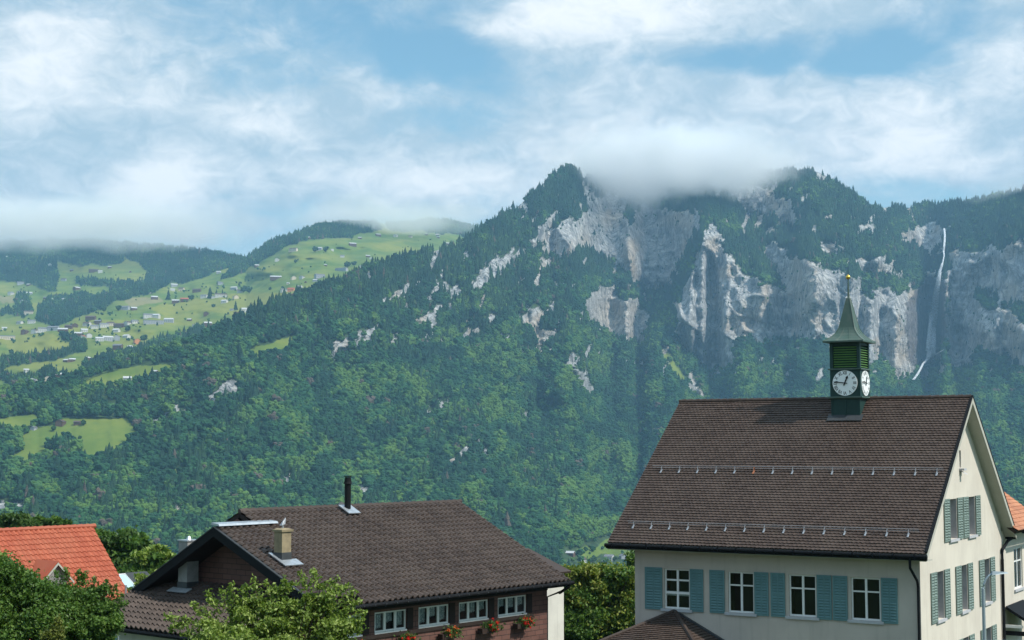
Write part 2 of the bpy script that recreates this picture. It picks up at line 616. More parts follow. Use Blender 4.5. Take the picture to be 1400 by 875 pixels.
def relief_M(u, v):
    uu = u + (fbm(u / 60, v / 60, 3, 3) - 0.5) * 50
    vv = v + (fbm(u / 60, v / 60, 3, 4) - 0.5) * 50
    # ribs running down the slope, leaning right
    rib = fbm((uu - vv * 0.55) / 62, (vv + uu * 0.3) / 130, 5, 51, 0.5, ridged=True)
    amp = np.clip((u + 100) / 500, 0.35, 1) * np.clip((v - 225) / 40, 0.15, 1)
    out = -(rib - 0.5) * 0.036 * amp
    out *= 1 - 0.85 * meadowmask(u, v, [[(x, y) for x, y in p] for p in MEADOW_M], 0.1)
    out += (fbm(uu / 120, vv / 90, 3, 52) - 0.5) * 0.04 * amp
    # broad ravines (behind) and spurs (in front)
    out += line_field(u, v, [(868, 270), (905, 330), (925, 385), (908, 430), (920, 480)], 33) * 0.032
    out += line_field(u, v, [(1262, 300), (1268, 380), (1262, 500)], 33) * 0.042
    out += line_field(u, v, [(1208, 290), (1235, 340), (1245, 400)], 23) * 0.021
    out -= line_field(u, v, [(975, 300), (958, 350), (930, 440)], 28) * 0.019
    out -= line_field(u, v, [(778, 240), (720, 300), (640, 370)], 33) * 0.013
    out -= line_field(u, v, [(800, 350), (775, 430), (760, 520)], 46) * 0.025
    out -= line_field(u, v, [(1110, 270), (1120, 360), (1110, 460)], 52) * 0.015
    out -= line_field(u, v, [(1175, 300), (1228, 400), (1240, 500)], 28) * 0.021
    out += line_field(u, v, [(1088, 350), (1092, 460)], 9) * 0.008
    out += line_field(u, v, [(640, 500), (760, 600), (800, 720)], 52) * 0.021
    out += line_field(u, v, [(420, 520), (520, 620), (560, 720)], 58) * 0.013
    # crags on the bare faces: blocks and vertical cracks
    r = rockmask(u, v, raw=True)
    big = ((u > 700) & (v < 540)).astype(float)
    crag = fbm(u / 11 + v / 40, v / 26, 5, 61, 0.6, ridged=True) - 0.5
    strata = fbm(u / 60, v / 5.5, 3, 62) - 0.5
    out += r * (crag * -0.0055 + strata * 0.0018) * (0.35 + 0.65 * big)
    return out


us_M = np.arange(-160, 1562, 2.0)
TM = Terrain(us_M, 440, 905.0, SKYLINE,
             [(-160, 1250), (0, 1300), (300, 1400), (600, 1550), (800, 1650), (1000, 1700), (1560, 1600)],
             [(-160, 2500), (0, 2700), (240, 2900), (354, 3100), (440, 3400), (540, 3850), (640, 4300), (700, 4700),
              (775, 5150), (820, 5400), (865, 5560), (960, 5480), (1100, 5320), (1200, 5200), (1262, 5650), (1310, 5480),
              (1400, 5050), (1560, 4700)], steep_M, relief_M)
rk = rockmask(TM.U, TM.V)
md = meadowmask(TM.U, TM.V, MEADOW_M)
wet = np.zeros(TM.U.shape)
wu, wvv = warp(TM.U, TM.V, 0.8)
wet[inpoly(wu, wvv, WETROCK)] = 1.0
ochre = np.clip((fbm(TM.U / 16, TM.V / 34, 4, 71) - 0.58) * 5, 0, 1)
for (cx, cy, sx, sy) in ((1085, 395, 30, 40), (1025, 430, 22, 18), (1015, 445, 14, 14), (1015, 470, 6, 30), (858, 345, 8, 24), (800, 330, 8, 14),
                         (835, 300, 22, 12), (1105, 400, 10, 50), (1265, 388, 12, 18), (243, 697, 10, 12),
                         (1225, 480, 14, 20), (840, 430, 30, 30), (740, 450, 20, 20), (1385, 395, 20, 14),
                         (1360, 470, 40, 20), (915, 300, 14, 10)):
    ochre = np.clip(ochre + 0.9 * np.exp(-((TM.U - cx) / sx) ** 2 - ((TM.V - cy) / sy) ** 2), 0, 1)


# ---- material of the hill ground (under the trees), meadow and rock
def ground_mat(name):
    m = bpy.data.materials.new(name)
    m.use_nodes = True
    T = NT(m.node_tree)
    b = m.node_tree.nodes['Principled BSDF']
    b.inputs['Roughness'].default_value = 0.95
    b.inputs['Specular IOR Level'].default_value = 0.15
    g = T.n('ShaderNodeNewGeometry')
    pos = g.outputs['Position']

    def att(nm):
        a = T.n('ShaderNodeAttribute', attribute_name=nm)
        return a.outputs['Fac']
    rock, mead, wetm, och, yel, brn = (att(k) for k in ('rock', 'meadow', 'wet', 'ochre', 'yellow', 'brown'))
    n1 = noise(T, pos, 0.010, 8, 0.6)
    n2 = noise(T, pos, 0.05, 6, 0.65)
    floor = T.mix(T.smooth(n2, 0.35, 0.65), (0.022, 0.045, 0.018), (0.05, 0.085, 0.03))
    grass = T.mix(T.smooth(n1, 0.35, 0.65), (0.080, 0.140, 0.022), (0.150, 0.190, 0.034))
    grass = T.mix(T.math('MULTIPLY', yel, 0.65), grass, (0.25, 0.24, 0.045))
    grass = T.mix(T.math('MULTIPLY', brn, 0.7), grass, (0.27, 0.22, 0.12))
    grass = T.mix(T.smooth(n2, 0.5, 0.75, 0, 0.35), grass, (0.07, 0.13, 0.03))
    base = T.mix(mead, floor, grass)
    # limestone: beds, blocks, cracks
    mp = T.n('ShaderNodeMapping')
    mp.inputs['Scale'].default_value = (1, 1, 0.45)
    T.l(pos, mp.inputs['Vector'])
    r1 = noise(T, mp.outputs[0], 0.034, 10, 0.74, 0.3)
    mp2 = T.n('ShaderNodeMapping')
    mp2.inputs['Scale'].default_value = (0.22, 0.22, 1)
    mp2.inputs['Rotation'].default_value = (math.radians(6), math.radians(-5), 0)
    T.l(pos, mp2.inputs['Vector'])
    r2 = noise(T, mp2.outputs[0], 0.075, 7, 0.72, 0.3)
    vo = T.n('ShaderNodeTexVoronoi', feature='DISTANCE_TO_EDGE')
    vo.inputs['Scale'].default_value = 0.024
    vv_ = T.n('ShaderNodeMixRGB')
    T.l(mp.outputs[0], vv_.inputs[1])
    wn = T.n('ShaderNodeTexNoise')
    wn.inputs['Scale'].default_value = 0.02
    wn.inputs['Detail'].default_value = 6
    T.l(mp.outputs[0], wn.inputs['Vector'])
    sc_ = T.n('ShaderNodeVectorMath', operation='SCALE')
    T.l(wn.outputs['Color'], sc_.inputs[0])
    sc_.inputs['Scale'].default_value = 90
    ad = T.n('ShaderNodeVectorMath', operation='ADD')
    T.l(mp.outputs[0], ad.inputs[0])
    T.l(sc_.outputs[0], ad.inputs[1])
    T.l(ad.outputs[0], vo.inputs['Vector'])
    crack = T.smooth(vo.outputs['Distance'], 0.0, 0.10, 1, 0)
    rc = T.mix(T.smooth(r1, 0.38, 0.62), (0.38, 0.39, 0.40), (0.74, 0.735, 0.70))
    rc = T.mix(T.smooth(r2, 0.42, 0.60, 0.0, 0.55), rc, (0.30, 0.31, 0.31))
    mp3 = T.n('ShaderNodeMapping')
    mp3.inputs['Scale'].default_value = (1, 1, 0.16)
    T.l(pos, mp3.inputs['Vector'])
    r4 = noise(T, mp3.outputs[0], 0.11, 6, 0.7, 0.4)
    rc = T.mix(T.smooth(r4, 0.53, 0.60, 0.0, 0.6), rc, (0.17, 0.18, 0.20))
    rc = T.mix(T.math('MULTIPLY', och, 0.42), rc, (0.56, 0.41, 0.25))
    rc = T.mix(T.math('MULTIPLY', crack, 0.55), rc, (0.12, 0.13, 0.13))
    n3 = noise(T, mp2.outputs[0], 0.12, 5, 0.7)
    rc = T.mix(T.smooth(n3, 0.60, 0.68, 0, 0.45), rc, (0.05, 0.085, 0.04))
    rc = T.mix(T.math('MULTIPLY', wetm, 0.75), rc, (0.10, 0.085, 0.085))
    base = T.mix(rock, base, rc)
    T.l(base, b.inputs['Base Color'])
    bump = T.n('ShaderNodeBump')
    bump.inputs['Strength'].default_value = 1.0
    bump.inputs['Distance'].default_value = 16.0
    h = T.math('ADD', T.math('MULTIPLY', r1, 1.0), T.math('MULTIPLY', r2, 0.6))
    h = T.math('SUBTRACT', h, T.math('MULTIPLY', crack, 0.35))
    h = T.math('SUBTRACT', h, T.math('MULTIPLY', r4, 0.5))
    h = T.math('MULTIPLY', h, rock)
    T.l(h, bump.inputs['Height'])
    T.l(bump.outputs[0], b.inputs['Normal'])
    return m


MAT_HILL = ground_mat("hillside")
zero = np.zeros(TM.U.shape)
mo = TM.build("mountain", MAT_HILL, {'rock': rk, 'meadow': md, 'wet': wet, 'ochre': ochre, 'yellow': md * 0.15, 'brown': zero})
tag(mo, kind='structure')

# ---- left hills with the villages
SKY_L = [(-160, 330), (0, 330), (60, 327), (130, 326), (200, 334), (270, 342), (326, 350), (336, 352), (352, 341), (372, 331), (400, 319),
         (438, 306), (470, 303), (506, 305), (540, 306), (566, 305), (585, 300), (610, 301), (652, 310), (700, 326), (740, 340)]
EDGE = [(-160, 470), (0, 448), (60, 445), (110, 436), (160, 408), (208, 398), (250, 386), (284, 378), (322, 365), (345, 350), (400, 300)]


def steep_L(u, v):
    return np.ones(u.shape)


def relief_L(u, v):
    e = interp(u, EDGE)
    s = 1 / (1 + np.exp(-(e - v) / 4.0))
    out = 0.09 * s * np.clip((400 - u) / 200, 0, 1)
    out += (fbm(u / 90, v / 26, 4, 81) - 0.5) * 0.09 * np.clip((v - 300) / 30, 0.1, 1)
    out += (fbm(u / 30, v / 10, 3, 82) - 0.5) * 0.012
    out += 0.10 / (1 + np.exp(-((566 + (325 - v) * 0.2) - 640) / -9.0)) * 0
    return out


us_L = np.arange(-160, 742, 2.0)
TL = Terrain(us_L, 150, [(-160, 600), (0, 570), (240, 520), (354, 470), (440, 430), (640, 375), (742, 345)], SKY_L,
             [(-160, 2500), (0, 2600), (240, 3000), (354, 3350), (440, 3700), (640, 5200), (742, 6500)],
             [(-160, 7200), (0, 7200), (250, 6700), (400, 6000), (500, 6400), (640, 7600), (742, 7800)], steep_L, relief_L)


def woodmask_L(u, v):
    uu, vv = warp(u, v, 0.7)
    m = np.zeros(u.shape, bool)
    for p in WOOD_L:
        m |= inpoly(uu, vv, p)
    for ln, w in HEDGE_L:
        m |= distline(uu, vv, ln) < w
    return m


wl = woodmask_L(TL.U, TL.V)
br = meadowmask(TL.U, TL.V, BROWN_L, 0.3)
ye = np.maximum(meadowmask(TL.U, TL.V, YELLOW_L, 0.5), np.clip((fbm(TL.U / 60, TL.V / 9, 3, 91) - 0.45) * 3, 0, 0.8))
zl = np.zeros(TL.U.shape)
ho = TL.build("hills", MAT_HILL, {'rock': zl, 'meadow': 1.0 - wl, 'wet': zl, 'ochre': zl, 'yellow': ye, 'brown': br}, down=1.0)
tag(ho, kind='structure')

# ================================================================== WOODS
rng = np.random.default_rng(7)


def ico(sub):
    bm = bmesh.new()
    bmesh.ops.create_icosphere(bm, subdivisions=sub, radius=1.0)
    V = np.array([v.co[:] for v in bm.verts])
    Fc = np.array([[v.index for v in f.verts] for f in bm.faces])
    bm.free()
    return V, Fc


def tmpl_round(seed, sub=1):
    r = np.random.default_rng(seed)
    I, FI = ico(1)
    V0 = I[:12]
    bm = bmesh.new()
    bmesh.ops.create_icosphere(bm, subdivisions=1, radius=1.0)
    V0 = np.array([v.co[:] for v in bm.verts])
    F0 = np.array([[v.index for v in f.verts] for f in bm.faces])
    bm.free()
    Vs, Fs = [], []
    n = 7
    for k in range(n):
        if k == 0:
            c, rad = (0, 0, 0.5), 0.36
        else:
            a = k * 2.4 + r.uniform(-0.4, 0.4)
            rr = r.uniform(0.16, 0.30)
            c = (rr * math.cos(a), rr * math.sin(a), 0.26 + 0.62 * (k / n) + r.uniform(-0.05, 0.05))
            rad = r.uniform(0.15, 0.24)
        Vs.append(V0 * rad * (1 + r.uniform(-0.3, 0.25, (len(V0), 1))) + np.array(c))
        Fs.append(F0 + k * len(V0))
    return np.concatenate(Vs), np.concatenate(Fs)


def tmpl_fir(seed):
    r = np.random.default_rng(seed)
    V = []
    Fc = []
    n = 6
    for k, (z0, z1, rad) in enumerate(((0.05, 0.62, 0.24), (0.34, 0.84, 0.17), (0.62, 1.0, 0.10))):
        b = len(V)
        ph = r.uniform(0, 6.28)
        for i in range(n):
            a = ph + i * 2 * math.pi / n
            rr = rad * r.uniform(0.7, 1.25)
            V.append((rr * math.cos(a), rr * math.sin(a), z0 + r.uniform(-0.05, 0.05)))
        V.append((0, 0, z1))
        for i in range(n):
            Fc.append((b + i, b + (i + 1) % n, b + n))
    return np.array(V), np.array(Fc)


def scatter_mesh(name, pts, hts, kinds, tints, mat, templates, wscale):
    Vs, Fs, Cs = [], [], []
    off = 0
    for k, (TV, TF) in enumerate(templates):
        sel = np.where(kinds == k)[0]
        if len(sel) == 0:
            continue
        n = len(sel)
        a = rng.uniform(0, 6.283, n)
        ca, sa = np.cos(a)[:, None], np.sin(a)[:, None]
        h = hts[sel][:, None]
        ws = wscale[sel][:, None]
        x = (TV[None, :, 0] * ca - TV[None, :, 1] * sa) * h * ws
        y = (TV[None, :, 0] * sa + TV[None, :, 1] * ca) * h * ws
        z = TV[None, :, 2] * h
        P = np.stack([x, y, z], -1) + pts[sel][:, None, :]
        P[..., 2] -= h * 0.06
        Vs.append(P.reshape(-1, 3))
        fo = (np.arange(n) * len(TV))[:, None, None] + off
        Fs.append((TF[None] + fo).reshape(-1, 3))
        Cs.append(np.repeat(tints[sel], len(TV), axis=0))
        off += n * len(TV)
    V = np.concatenate(Vs)
    Fc = np.concatenate(Fs)
    C = np.concatenate(Cs)
    C = np.concatenate([C, np.ones((len(C), 1))], 1)
    return np_mesh(name, V, Fc, mat, attrs={'tint': C})


def wood_mat():
    m = bpy.data.materials.new("wood_foliage")
    m.use_nodes = True
    T = NT(m.node_tree)
    b = m.node_tree.nodes['Principled BSDF']
    b.inputs['Roughness'].default_value = 0.9
    b.inputs['Specular IOR Level'].default_value = 0.12
    a = T.n('ShaderNodeAttribute', attribute_name='tint')
    g = T.n('ShaderNodeNewGeometry')
    n = noise(T, g.outputs['Position'], 0.35, 4, 0.6)
    c = T.mix(T.smooth(n, 0.3, 0.7), a.outputs['Color'], T.mix(1.0, a.outputs['Color'], (0.55, 0.6, 0.55), 'MULTIPLY'))
    T.l(c, b.inputs['Base Color'])
    bump = T.n('ShaderNodeBump')
    bump.inputs['Strength'].default_value = 0.9
    bump.inputs['Distance'].default_value = 2.5
    T.l(n, bump.inputs['Height'])
    T.l(bump.outputs[0], b.inputs['Normal'])
    return m


MAT_WOOD = wood_mat()
TREES = [tmpl_round(1), tmpl_round(2), tmpl_round(3), tmpl_fir(4), tmpl_fir(5), tmpl_fir(6)]


def scatter_on(T, spacing, accept, firfrac, name, hscale=1.0, cap=140000):
    """trees spaced evenly over the true area of a hillside"""
    P = T.P
    e1 = P[:-1, 1:] - P[:-1, :-1]
    e2 = P[1:, :-1] - P[:-1, :-1]
    A = np.linalg.norm(np.cross(e1, e2), axis=-1)
    U = T.U[:-1, :-1]
    V = T.V[:-1, :-1]
    ac = accept(U, V)
    lam = np.minimum(A, 90) / spacing ** 2 * ac
    cnt = rng.poisson(np.minimum(lam, 4))
    iv, iu = np.nonzero(cnt)
    c = cnt[iv, iu]
    iv = np.repeat(iv, c)
    iu = np.repeat(iu, c)
    n = len(iv)
    a = rng.random(n)[:, None]
    b = rng.random(n)[:, None]
    P00, P01, P10, P11 = P[iv, iu], P[iv, iu + 1], P[iv + 1, iu], P[iv + 1, iu + 1]
    pts = (P00 * (1 - a) + P01 * a) * (1 - b) + (P10 * (1 - a) + P11 * a) * b
    u = T.U[iv, iu] + a[:, 0] * 2
    v = T.V[iv, iu] * (1 - b[:, 0]) + T.V[iv + 1, iu] * b[:, 0]
    if T is not TM:
        hscale = np.where(woodmask_L(u, v), hscale, 0.45)
    vis = (u > -120) & (u < 1520) & (v < 800)
    pts, u, v = pts[vis], u[vis], v[vis]
    hs_arr = np.broadcast_to(np.asarray(hscale, float), vis.shape)[vis]
    is_main = T is TM
    n = len(u)
    ff = firfrac(u, v)
    fir = rng.random(n) < ff
    kinds = np.where(fir, 3 + rng.integers(0, 3, n), rng.integers(0, 3, n))
    h = np.where(fir, rng.normal(21, 5, n), rng.normal(14.5, 3.8, n)).clip(6, 34) * hs_arr
    h = h * (0.72 + 0.62 * fbm(u / 22, v / 16, 3, 151))
    h = np.where((u < 270) & (v < 560) & is_main, h * 0.68, h)
    onrock = rockmask(u, v) > 0
    h = np.where(onrock, h * 0.45, h)
    h = np.where((v > 740) & (u > 760), h * 0.55, h)
    ws = np.where(fir, rng.uniform(0.85, 1.3, n), rng.uniform(0.85, 1.35, n))
    g = fbm(u / 34, v / 26, 4, 101)
    g2 = fbm(u / 8, v / 8, 3, 102)
    k = np.clip((g * 0.6 + g2 * 0.4 - 0.36) * 3.4 + rng.normal(0, 0.17, n), 0, 1)[:, None]
    dark = np.array([0.018, 0.060, 0.034])
    mid = np.array([0.037, 0.115, 0.044])
    light = np.array([0.108, 0.200, 0.045])
    t = np.where(k < 0.5, dark + (mid - dark) * k * 2, mid + (light - mid) * (k * 2 - 1))
    firc = np.array([0.020, 0.054, 0.034]) + (np.array([0.040, 0.088, 0.040]) - np.array([0.020, 0.054, 0.034])) * k
    t = np.where(fir[:, None], firc, t)
    # a few bare or reddish crowns
    odd = rng.random(n) < 0.012
    t[odd] = np.array([0.13, 0.105, 0.085])
    o = scatter_mesh(name, pts, h, kinds, t, MAT_WOOD, TREES, ws)
    print(name, n, "trees", len(o.data.polygons), "faces")
    return o


def acc_M(u, v):
    r = rockmask(u, v)
    m = meadowmask(u, v, MEADOW_M)
    # thin, patchy growth on steep bare faces and dense woods elsewhere
    a = (1 - r) * (1 - m)
    raw = rockmask(u, v, raw=True)
    a = np.where((raw > 0) & (a > 0), 0.8, a)
    # keep tall trees from standing right in front of the faces
    below = rockmask(u, v - 7.0)
    a = np.where((below > 0), a * 0.30, a)
    tuft = fbm(u / 9, v / 5, 3, 131)
    a = np.where((r > 0), np.where(tuft > 0.64, 0.08, 0.003), a)
    gap = inpoly(u, v, [(770, 754), (801, 744), (844, 726), (870, 733), (990, 733), (990, 800), (800, 790), (764, 770)])
    a = np.where(gap, 0.10, a)
    return a


def fir_M(u, v):
    f = np.clip((520 - v) / 170, 0, 1) * 0.85 + 0.06
    f = np.where((u < 500) & (v > 450), 0.12, f)
    n = fbm(u / 40, v / 30, 3, 111)
    f = np.clip(f + (n - 0.5) * 1.2, 0.02, 0.97)
    return f


fo = scatter_on(TM, 8.1, acc_M, fir_M, "mountain_forest")
tag(fo, "dense mixed forest covering the slopes of the big mountain", "forest", kind='stuff')
def acc_L(u, v):
    """the woods, loose orchards round the houses and a few scattered bushes"""
    w = woodmask_L(u, v).astype(float)
    town = inpoly(u, v, [(0, 440), (60, 438), (110, 428), (190, 430), (205, 470), (205, 486), (130, 474), (90, 466), (0, 470)])
    ham = inpoly(u, v, [(230, 388), (345, 382), (345, 412), (230, 418)])
    n = fbm(u / 12, v / 5, 3, 141)
    w = np.where((w == 0) & town & (n > 0.52), 0.10, w)
    w = np.where((w == 0) & ham & (n > 0.56), 0.12, w)
    w = np.where((w == 0) & (n > 0.70), 0.05, w)
    return w


fo2 = scatter_on(TL, 8.5, acc_L, lambda u, v: np.where(woodmask_L(u, v), 0.72, 0.1), "hill_woods", hscale=0.8)
tag(fo2, "dark woods and hedgerows on the meadow hills behind the villages", "forest", kind='stuff')

# ================================================================== MATERIALS
def simple_mat(name, col, rough=0.7, var=0.0, vscale=3.0, metal=0.0, spec=0.3, bump=0.0, bscale=20.0, col2=None, bdist=0.01):
    m = bpy.data.materials.new(name)
    m.use_nodes = True
    T = NT(m.node_tree)
    b = m.node_tree.nodes['Principled BSDF']
    b.inputs['Roughness'].default_value = rough
    b.inputs['Metallic'].default_value = metal
    b.inputs['Specular IOR Level'].default_value = spec
    tcn = T.n('ShaderNodeTexCoord')
    if var > 0 or col2:
        n = noise(T, tcn.outputs['Object'], vscale, 6, 0.62)
        c2 = col2 or tuple(c * (1 - var) for c in col)
        c = T.mix(T.smooth(n, 0.36, 0.66), col, c2)
        n2 = noise(T, tcn.outputs['Object'], vscale * 9, 4, 0.6)
        c = T.mix(T.smooth(n2, 0.4, 0.7, 0, 0.35), c, tuple(x * 0.8 for x in c2))
        T.l(c, b.inputs['Base Color'])
    else:
        b.inputs['Base Color'].default_value = (*col, 1)
    if bump > 0:
        n3 = noise(T, tcn.outputs['Object'], bscale, 4, 0.6)
        bp = T.n('ShaderNodeBump')
        bp.inputs['Strength'].default_value = bump
        bp.inputs['Distance'].default_value = bdist
        T.l(n3, bp.inputs['Height'])
        T.l(bp.outputs[0], b.inputs['Normal'])
    return m


def plaster_mat(name, col, col2):
    """rendered wall: blotches, rain streaks and a fine grain"""
    m = bpy.data.materials.new(name)
    m.use_nodes = True
    T = NT(m.node_tree)
    b = m.node_tree.nodes['Principled BSDF']
    b.inputs['Roughness'].default_value = 0.9
    b.inputs['Specular IOR Level'].default_value = 0.15
    tcn = T.n('ShaderNodeTexCoord')
    n = noise(T, tcn.outputs['Object'], 0.5, 7, 0.6)
    mp = T.n('ShaderNodeMapping')
    mp.inputs['Scale'].default_value = (3.2, 3.2, 0.22)
    T.l(tcn.outputs['Object'], mp.inputs['Vector'])
    st = noise(T, mp.outputs[0], 1.3, 5, 0.6)
    c = T.mix(T.smooth(n, 0.35, 0.68), col, col2)
    c = T.mix(T.smooth(st, 0.50, 0.72, 0, 0.30), c, tuple(x * 0.72 for x in col2))
    T.l(c, b.inputs['Base Color'])
    n3 = noise(T, tcn.outputs['Object'], 45, 3, 0.6)
    bp = T.n('ShaderNodeBump')
    bp.inputs['Strength'].default_value = 0.35
    bp.inputs['Distance'].default_value = 0.01
    T.l(n3, bp.inputs['Height'])
    T.l(bp.outputs[0], b.inputs['Normal'])
    return m


def tile_mat(name, c1, c2, c3, rough=0.62, moss=0.25):
    m = bpy.data.materials.new(name)
    m.use_nodes = True
    T = NT(m.node_tree)
    b = m.node_tree.nodes['Principled BSDF']
    b.inputs['Roughness'].default_value = rough
    b.inputs['Specular IOR Level'].default_value = 0.3
    a = T.n('ShaderNodeAttribute', attribute_name='rnd')
    tcn = T.n('ShaderNodeTexCoord')
    n = noise(T, tcn.outputs['Object'], 0.45, 6, 0.6)
    n2 = noise(T, tcn.outputs['Object'], 5.0, 5, 0.65)
    c = T.mix(T.math('MULTIPLY', a.outputs['Fac'], 1.0), c1, c2)
    c = T.mix(T.smooth(n, 0.45, 0.7, 0, 0.55), c, c3)
    c = T.mix(T.smooth(n2, 0.55, 0.75, 0, moss), c, (0.07, 0.075, 0.045))
    T.l(c, b.inputs['Base Color'])
    return m


def shingle_mat():
    """small reddish brown wall shingles laid in courses"""
    m = bpy.data.materials.new("brown_shingles")
    m.use_nodes = True
    T = NT(m.node_tree)
    b = m.node_tree.nodes['Principled BSDF']
    b.inputs['Roughness'].default_value = 0.75
    tcn = T.n('ShaderNodeTexCoord')
    sp = T.n('ShaderNodeSeparateXYZ')
    T.l(tcn.outputs['Object'], sp.inputs[0])
    cb = T.n('ShaderNodeCombineXYZ')
    T.l(T.math('ADD', sp.outputs[0], sp.outputs[1]), cb.inputs[0])
    T.l(sp.outputs[2], cb.inputs[1])
    br = T.n('ShaderNodeTexBrick')
    br.inputs['Scale'].default_value = 1.0
    br.inputs['Brick Width'].default_value = 0.55
    br.inputs['Row Height'].default_value = 0.21
    br.inputs['Mortar Size'].default_value = 0.016
    br.inputs['Mortar Smooth'].default_value = 0.2
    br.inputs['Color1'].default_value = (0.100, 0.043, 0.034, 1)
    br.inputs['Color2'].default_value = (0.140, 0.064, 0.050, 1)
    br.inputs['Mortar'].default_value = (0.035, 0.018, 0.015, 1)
    T.l(cb.outputs[0], br.inputs['Vector'])
    n = noise(T, tcn.outputs['Object'], 1.2, 5, 0.6)
    c = T.mix(T.smooth(n, 0.4, 0.7, 0, 0.35), br.outputs[0], (0.19, 0.10, 0.08))
    T.l(c, b.inputs['Base Color'])
    bp = T.n('ShaderNodeBump')
    bp.inputs['Strength'].default_value = 0.7
    bp.inputs['Distance'].default_value = 0.02
    T.l(br.outputs['Fac'], bp.inputs['Height'])
    bp.invert = True
    T.l(bp.outputs[0], b.inputs['Normal'])
    return m


def glass_mat(name, tint=(0.72, 0.8, 0.78)):
    m = bpy.data.materials.new(name)
    m.use_nodes = True
    T = NT(m.node_tree)
    m.node_tree.nodes.remove(m.node_tree.nodes['Principled BSDF'])
    tr = T.n('ShaderNodeBsdfTransparent')
    tr.inputs[0].default_value = (*tint, 1)
    gl = T.n('ShaderNodeBsdfGlossy')
    gl.inputs['Roughness'].default_value = 0.04
    fr = T.n('ShaderNodeFresnel')
    fr.inputs[0].default_value = 1.5
    mxs = T.n('ShaderNodeMixShader')
    T.l(T.math('MULTIPLY', fr.outputs[0], 1.3, clamp=True), mxs.inputs[0])
    T.l(tr.outputs[0], mxs.inputs[1])
    T.l(gl.outputs[0], mxs.inputs[2])
    T.l(mxs.outputs[0], m.node_tree.nodes['Material Output'].inputs[0])
    return m


def curtain_mat():
    m = bpy.data.materials.new("lace_curtain")
    m.use_nodes = True
    T = NT(m.node_tree)
    b = m.node_tree.nodes['Principled BSDF']
    b.inputs['Roughness'].default_value = 0.9
    tcn = T.n('ShaderNodeTexCoord')
    sp = T.n('ShaderNodeSeparateXYZ')
    T.l(tcn.outputs['Object'], sp.inputs[0])
    w = T.math('SINE', T.math('MULTIPLY', sp.outputs[0], 60.0))
    vo = T.n('ShaderNodeTexVoronoi')
    vo.inputs['Scale'].default_value = 16
    T.l(tcn.outputs['Object'], vo.inputs['Vector'])
    k = T.math('ADD', T.math('MULTIPLY', w, 0.25), T.math('MULTIPLY', vo.outputs['Distance'], 1.2))
    c = T.mix(T.smooth(k, 0.0, 0.9), (0.85, 0.88, 0.88), (0.34, 0.38, 0.39))
    T.l(c, b.inputs['Base Color'])
    return m


M = {}
M['plaster_shade_tone'] = plaster_mat("shade_toned_plaster", (0.52, 0.465, 0.415), (0.45, 0.405, 0.365))  # school plaster with the front's shade mixed into the colour; shed reuses it
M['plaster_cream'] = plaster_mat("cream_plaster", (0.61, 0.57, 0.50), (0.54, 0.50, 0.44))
M['plaster_white'] = plaster_mat("white_plaster", (0.62, 0.60, 0.55), (0.54, 0.52, 0.48))
M['tile_brown'] = tile_mat("brown_tiles", (0.050, 0.034, 0.028), (0.080, 0.056, 0.046), (0.092, 0.067, 0.055))
M['tile_chalet'] = tile_mat("dark_pantiles", (0.046, 0.033, 0.028), (0.078, 0.057, 0.048), (0.090, 0.068, 0.057))
M['tile_red'] = tile_mat("orange_pantiles", (0.33, 0.080, 0.042), (0.41, 0.112, 0.060), (0.37, 0.125, 0.07), moss=0.12)
M['tile_old'] = tile_mat("old_orange_tiles", (0.36, 0.14, 0.075), (0.48, 0.22, 0.12), (0.25, 0.12, 0.08), moss=0.4)
M['shutter'] = simple_mat("blue_green_shutter_paint", (0.120, 0.240, 0.255), 0.55, 0.12, 2.0)
M['shutter_grey'] = simple_mat("grey_green_shutter_paint", (0.18, 0.240, 0.215), 0.55, 0.12, 2.0)
M['white'] = simple_mat("white_paint", (0.78, 0.79, 0.78), 0.5, 0.06, 3.0)
M['sill'] = simple_mat("grey_stone_sill", (0.46, 0.47, 0.50), 0.8, 0.12, 4.0)
M['reveal'] = simple_mat("grey_stone_reveal", (0.36, 0.36, 0.38), 0.85, 0.12, 4.0)
M['soffit'] = simple_mat("pale_grey_soffit", (0.42, 0.42, 0.37), 0.8, 0.08, 1.5)
M['gutter'] = simple_mat("black_sheet_metal", (0.009, 0.010, 0.012), 0.65, 0.2, 3.0, spec=0.12)
M['darkwood'] = simple_mat("dark_brown_timber", (0.030, 0.020, 0.017), 0.75, 0.3, 4.0)
M['room'] = simple_mat("dark_interior", (0.012, 0.014, 0.014), 0.95)
M['glass'] = glass_mat("window_glass")
M['zinc'] = simple_mat("bright_zinc", (0.50, 0.54, 0.58), 0.38, 0.2, 5.0, metal=0.6, spec=0.5)
M['galv'] = simple_mat("galvanised_steel", (0.40, 0.41, 0.43), 0.45, 0.1, 5.0, metal=0.7)
M['copper'] = simple_mat("patinated_copper", (0.045, 0.095, 0.078), 0.55, 0.3, 2.2, col2=(0.080, 0.115, 0.098), spec=0.5)
M['green'] = simple_mat("dark_green_boards", (0.014, 0.046, 0.042), 0.55, 0.2, 3.0)
M['louvre'] = simple_mat("leaf_green_louvres", (0.095, 0.215, 0.062), 0.5, 0.15, 3.0)
M['gold'] = simple_mat("gilded_metal", (0.85, 0.55, 0.12), 0.22, metal=1.0)
M['black'] = simple_mat("black_enamel", (0.012, 0.012, 0.014), 0.4)
M['dial'] = simple_mat("white_dial_enamel", (0.80, 0.82, 0.82), 0.35)
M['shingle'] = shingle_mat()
M['curtain'] = curtain_mat()
M['chimney_tan'] = simple_mat("weathered_render", (0.30, 0.245, 0.155), 0.9, 0.3, 3.0)
M['chimney_grey'] = simple_mat("grey_fibre_cement", (0.27, 0.27, 0.26), 0.85, 0.2, 3.0)
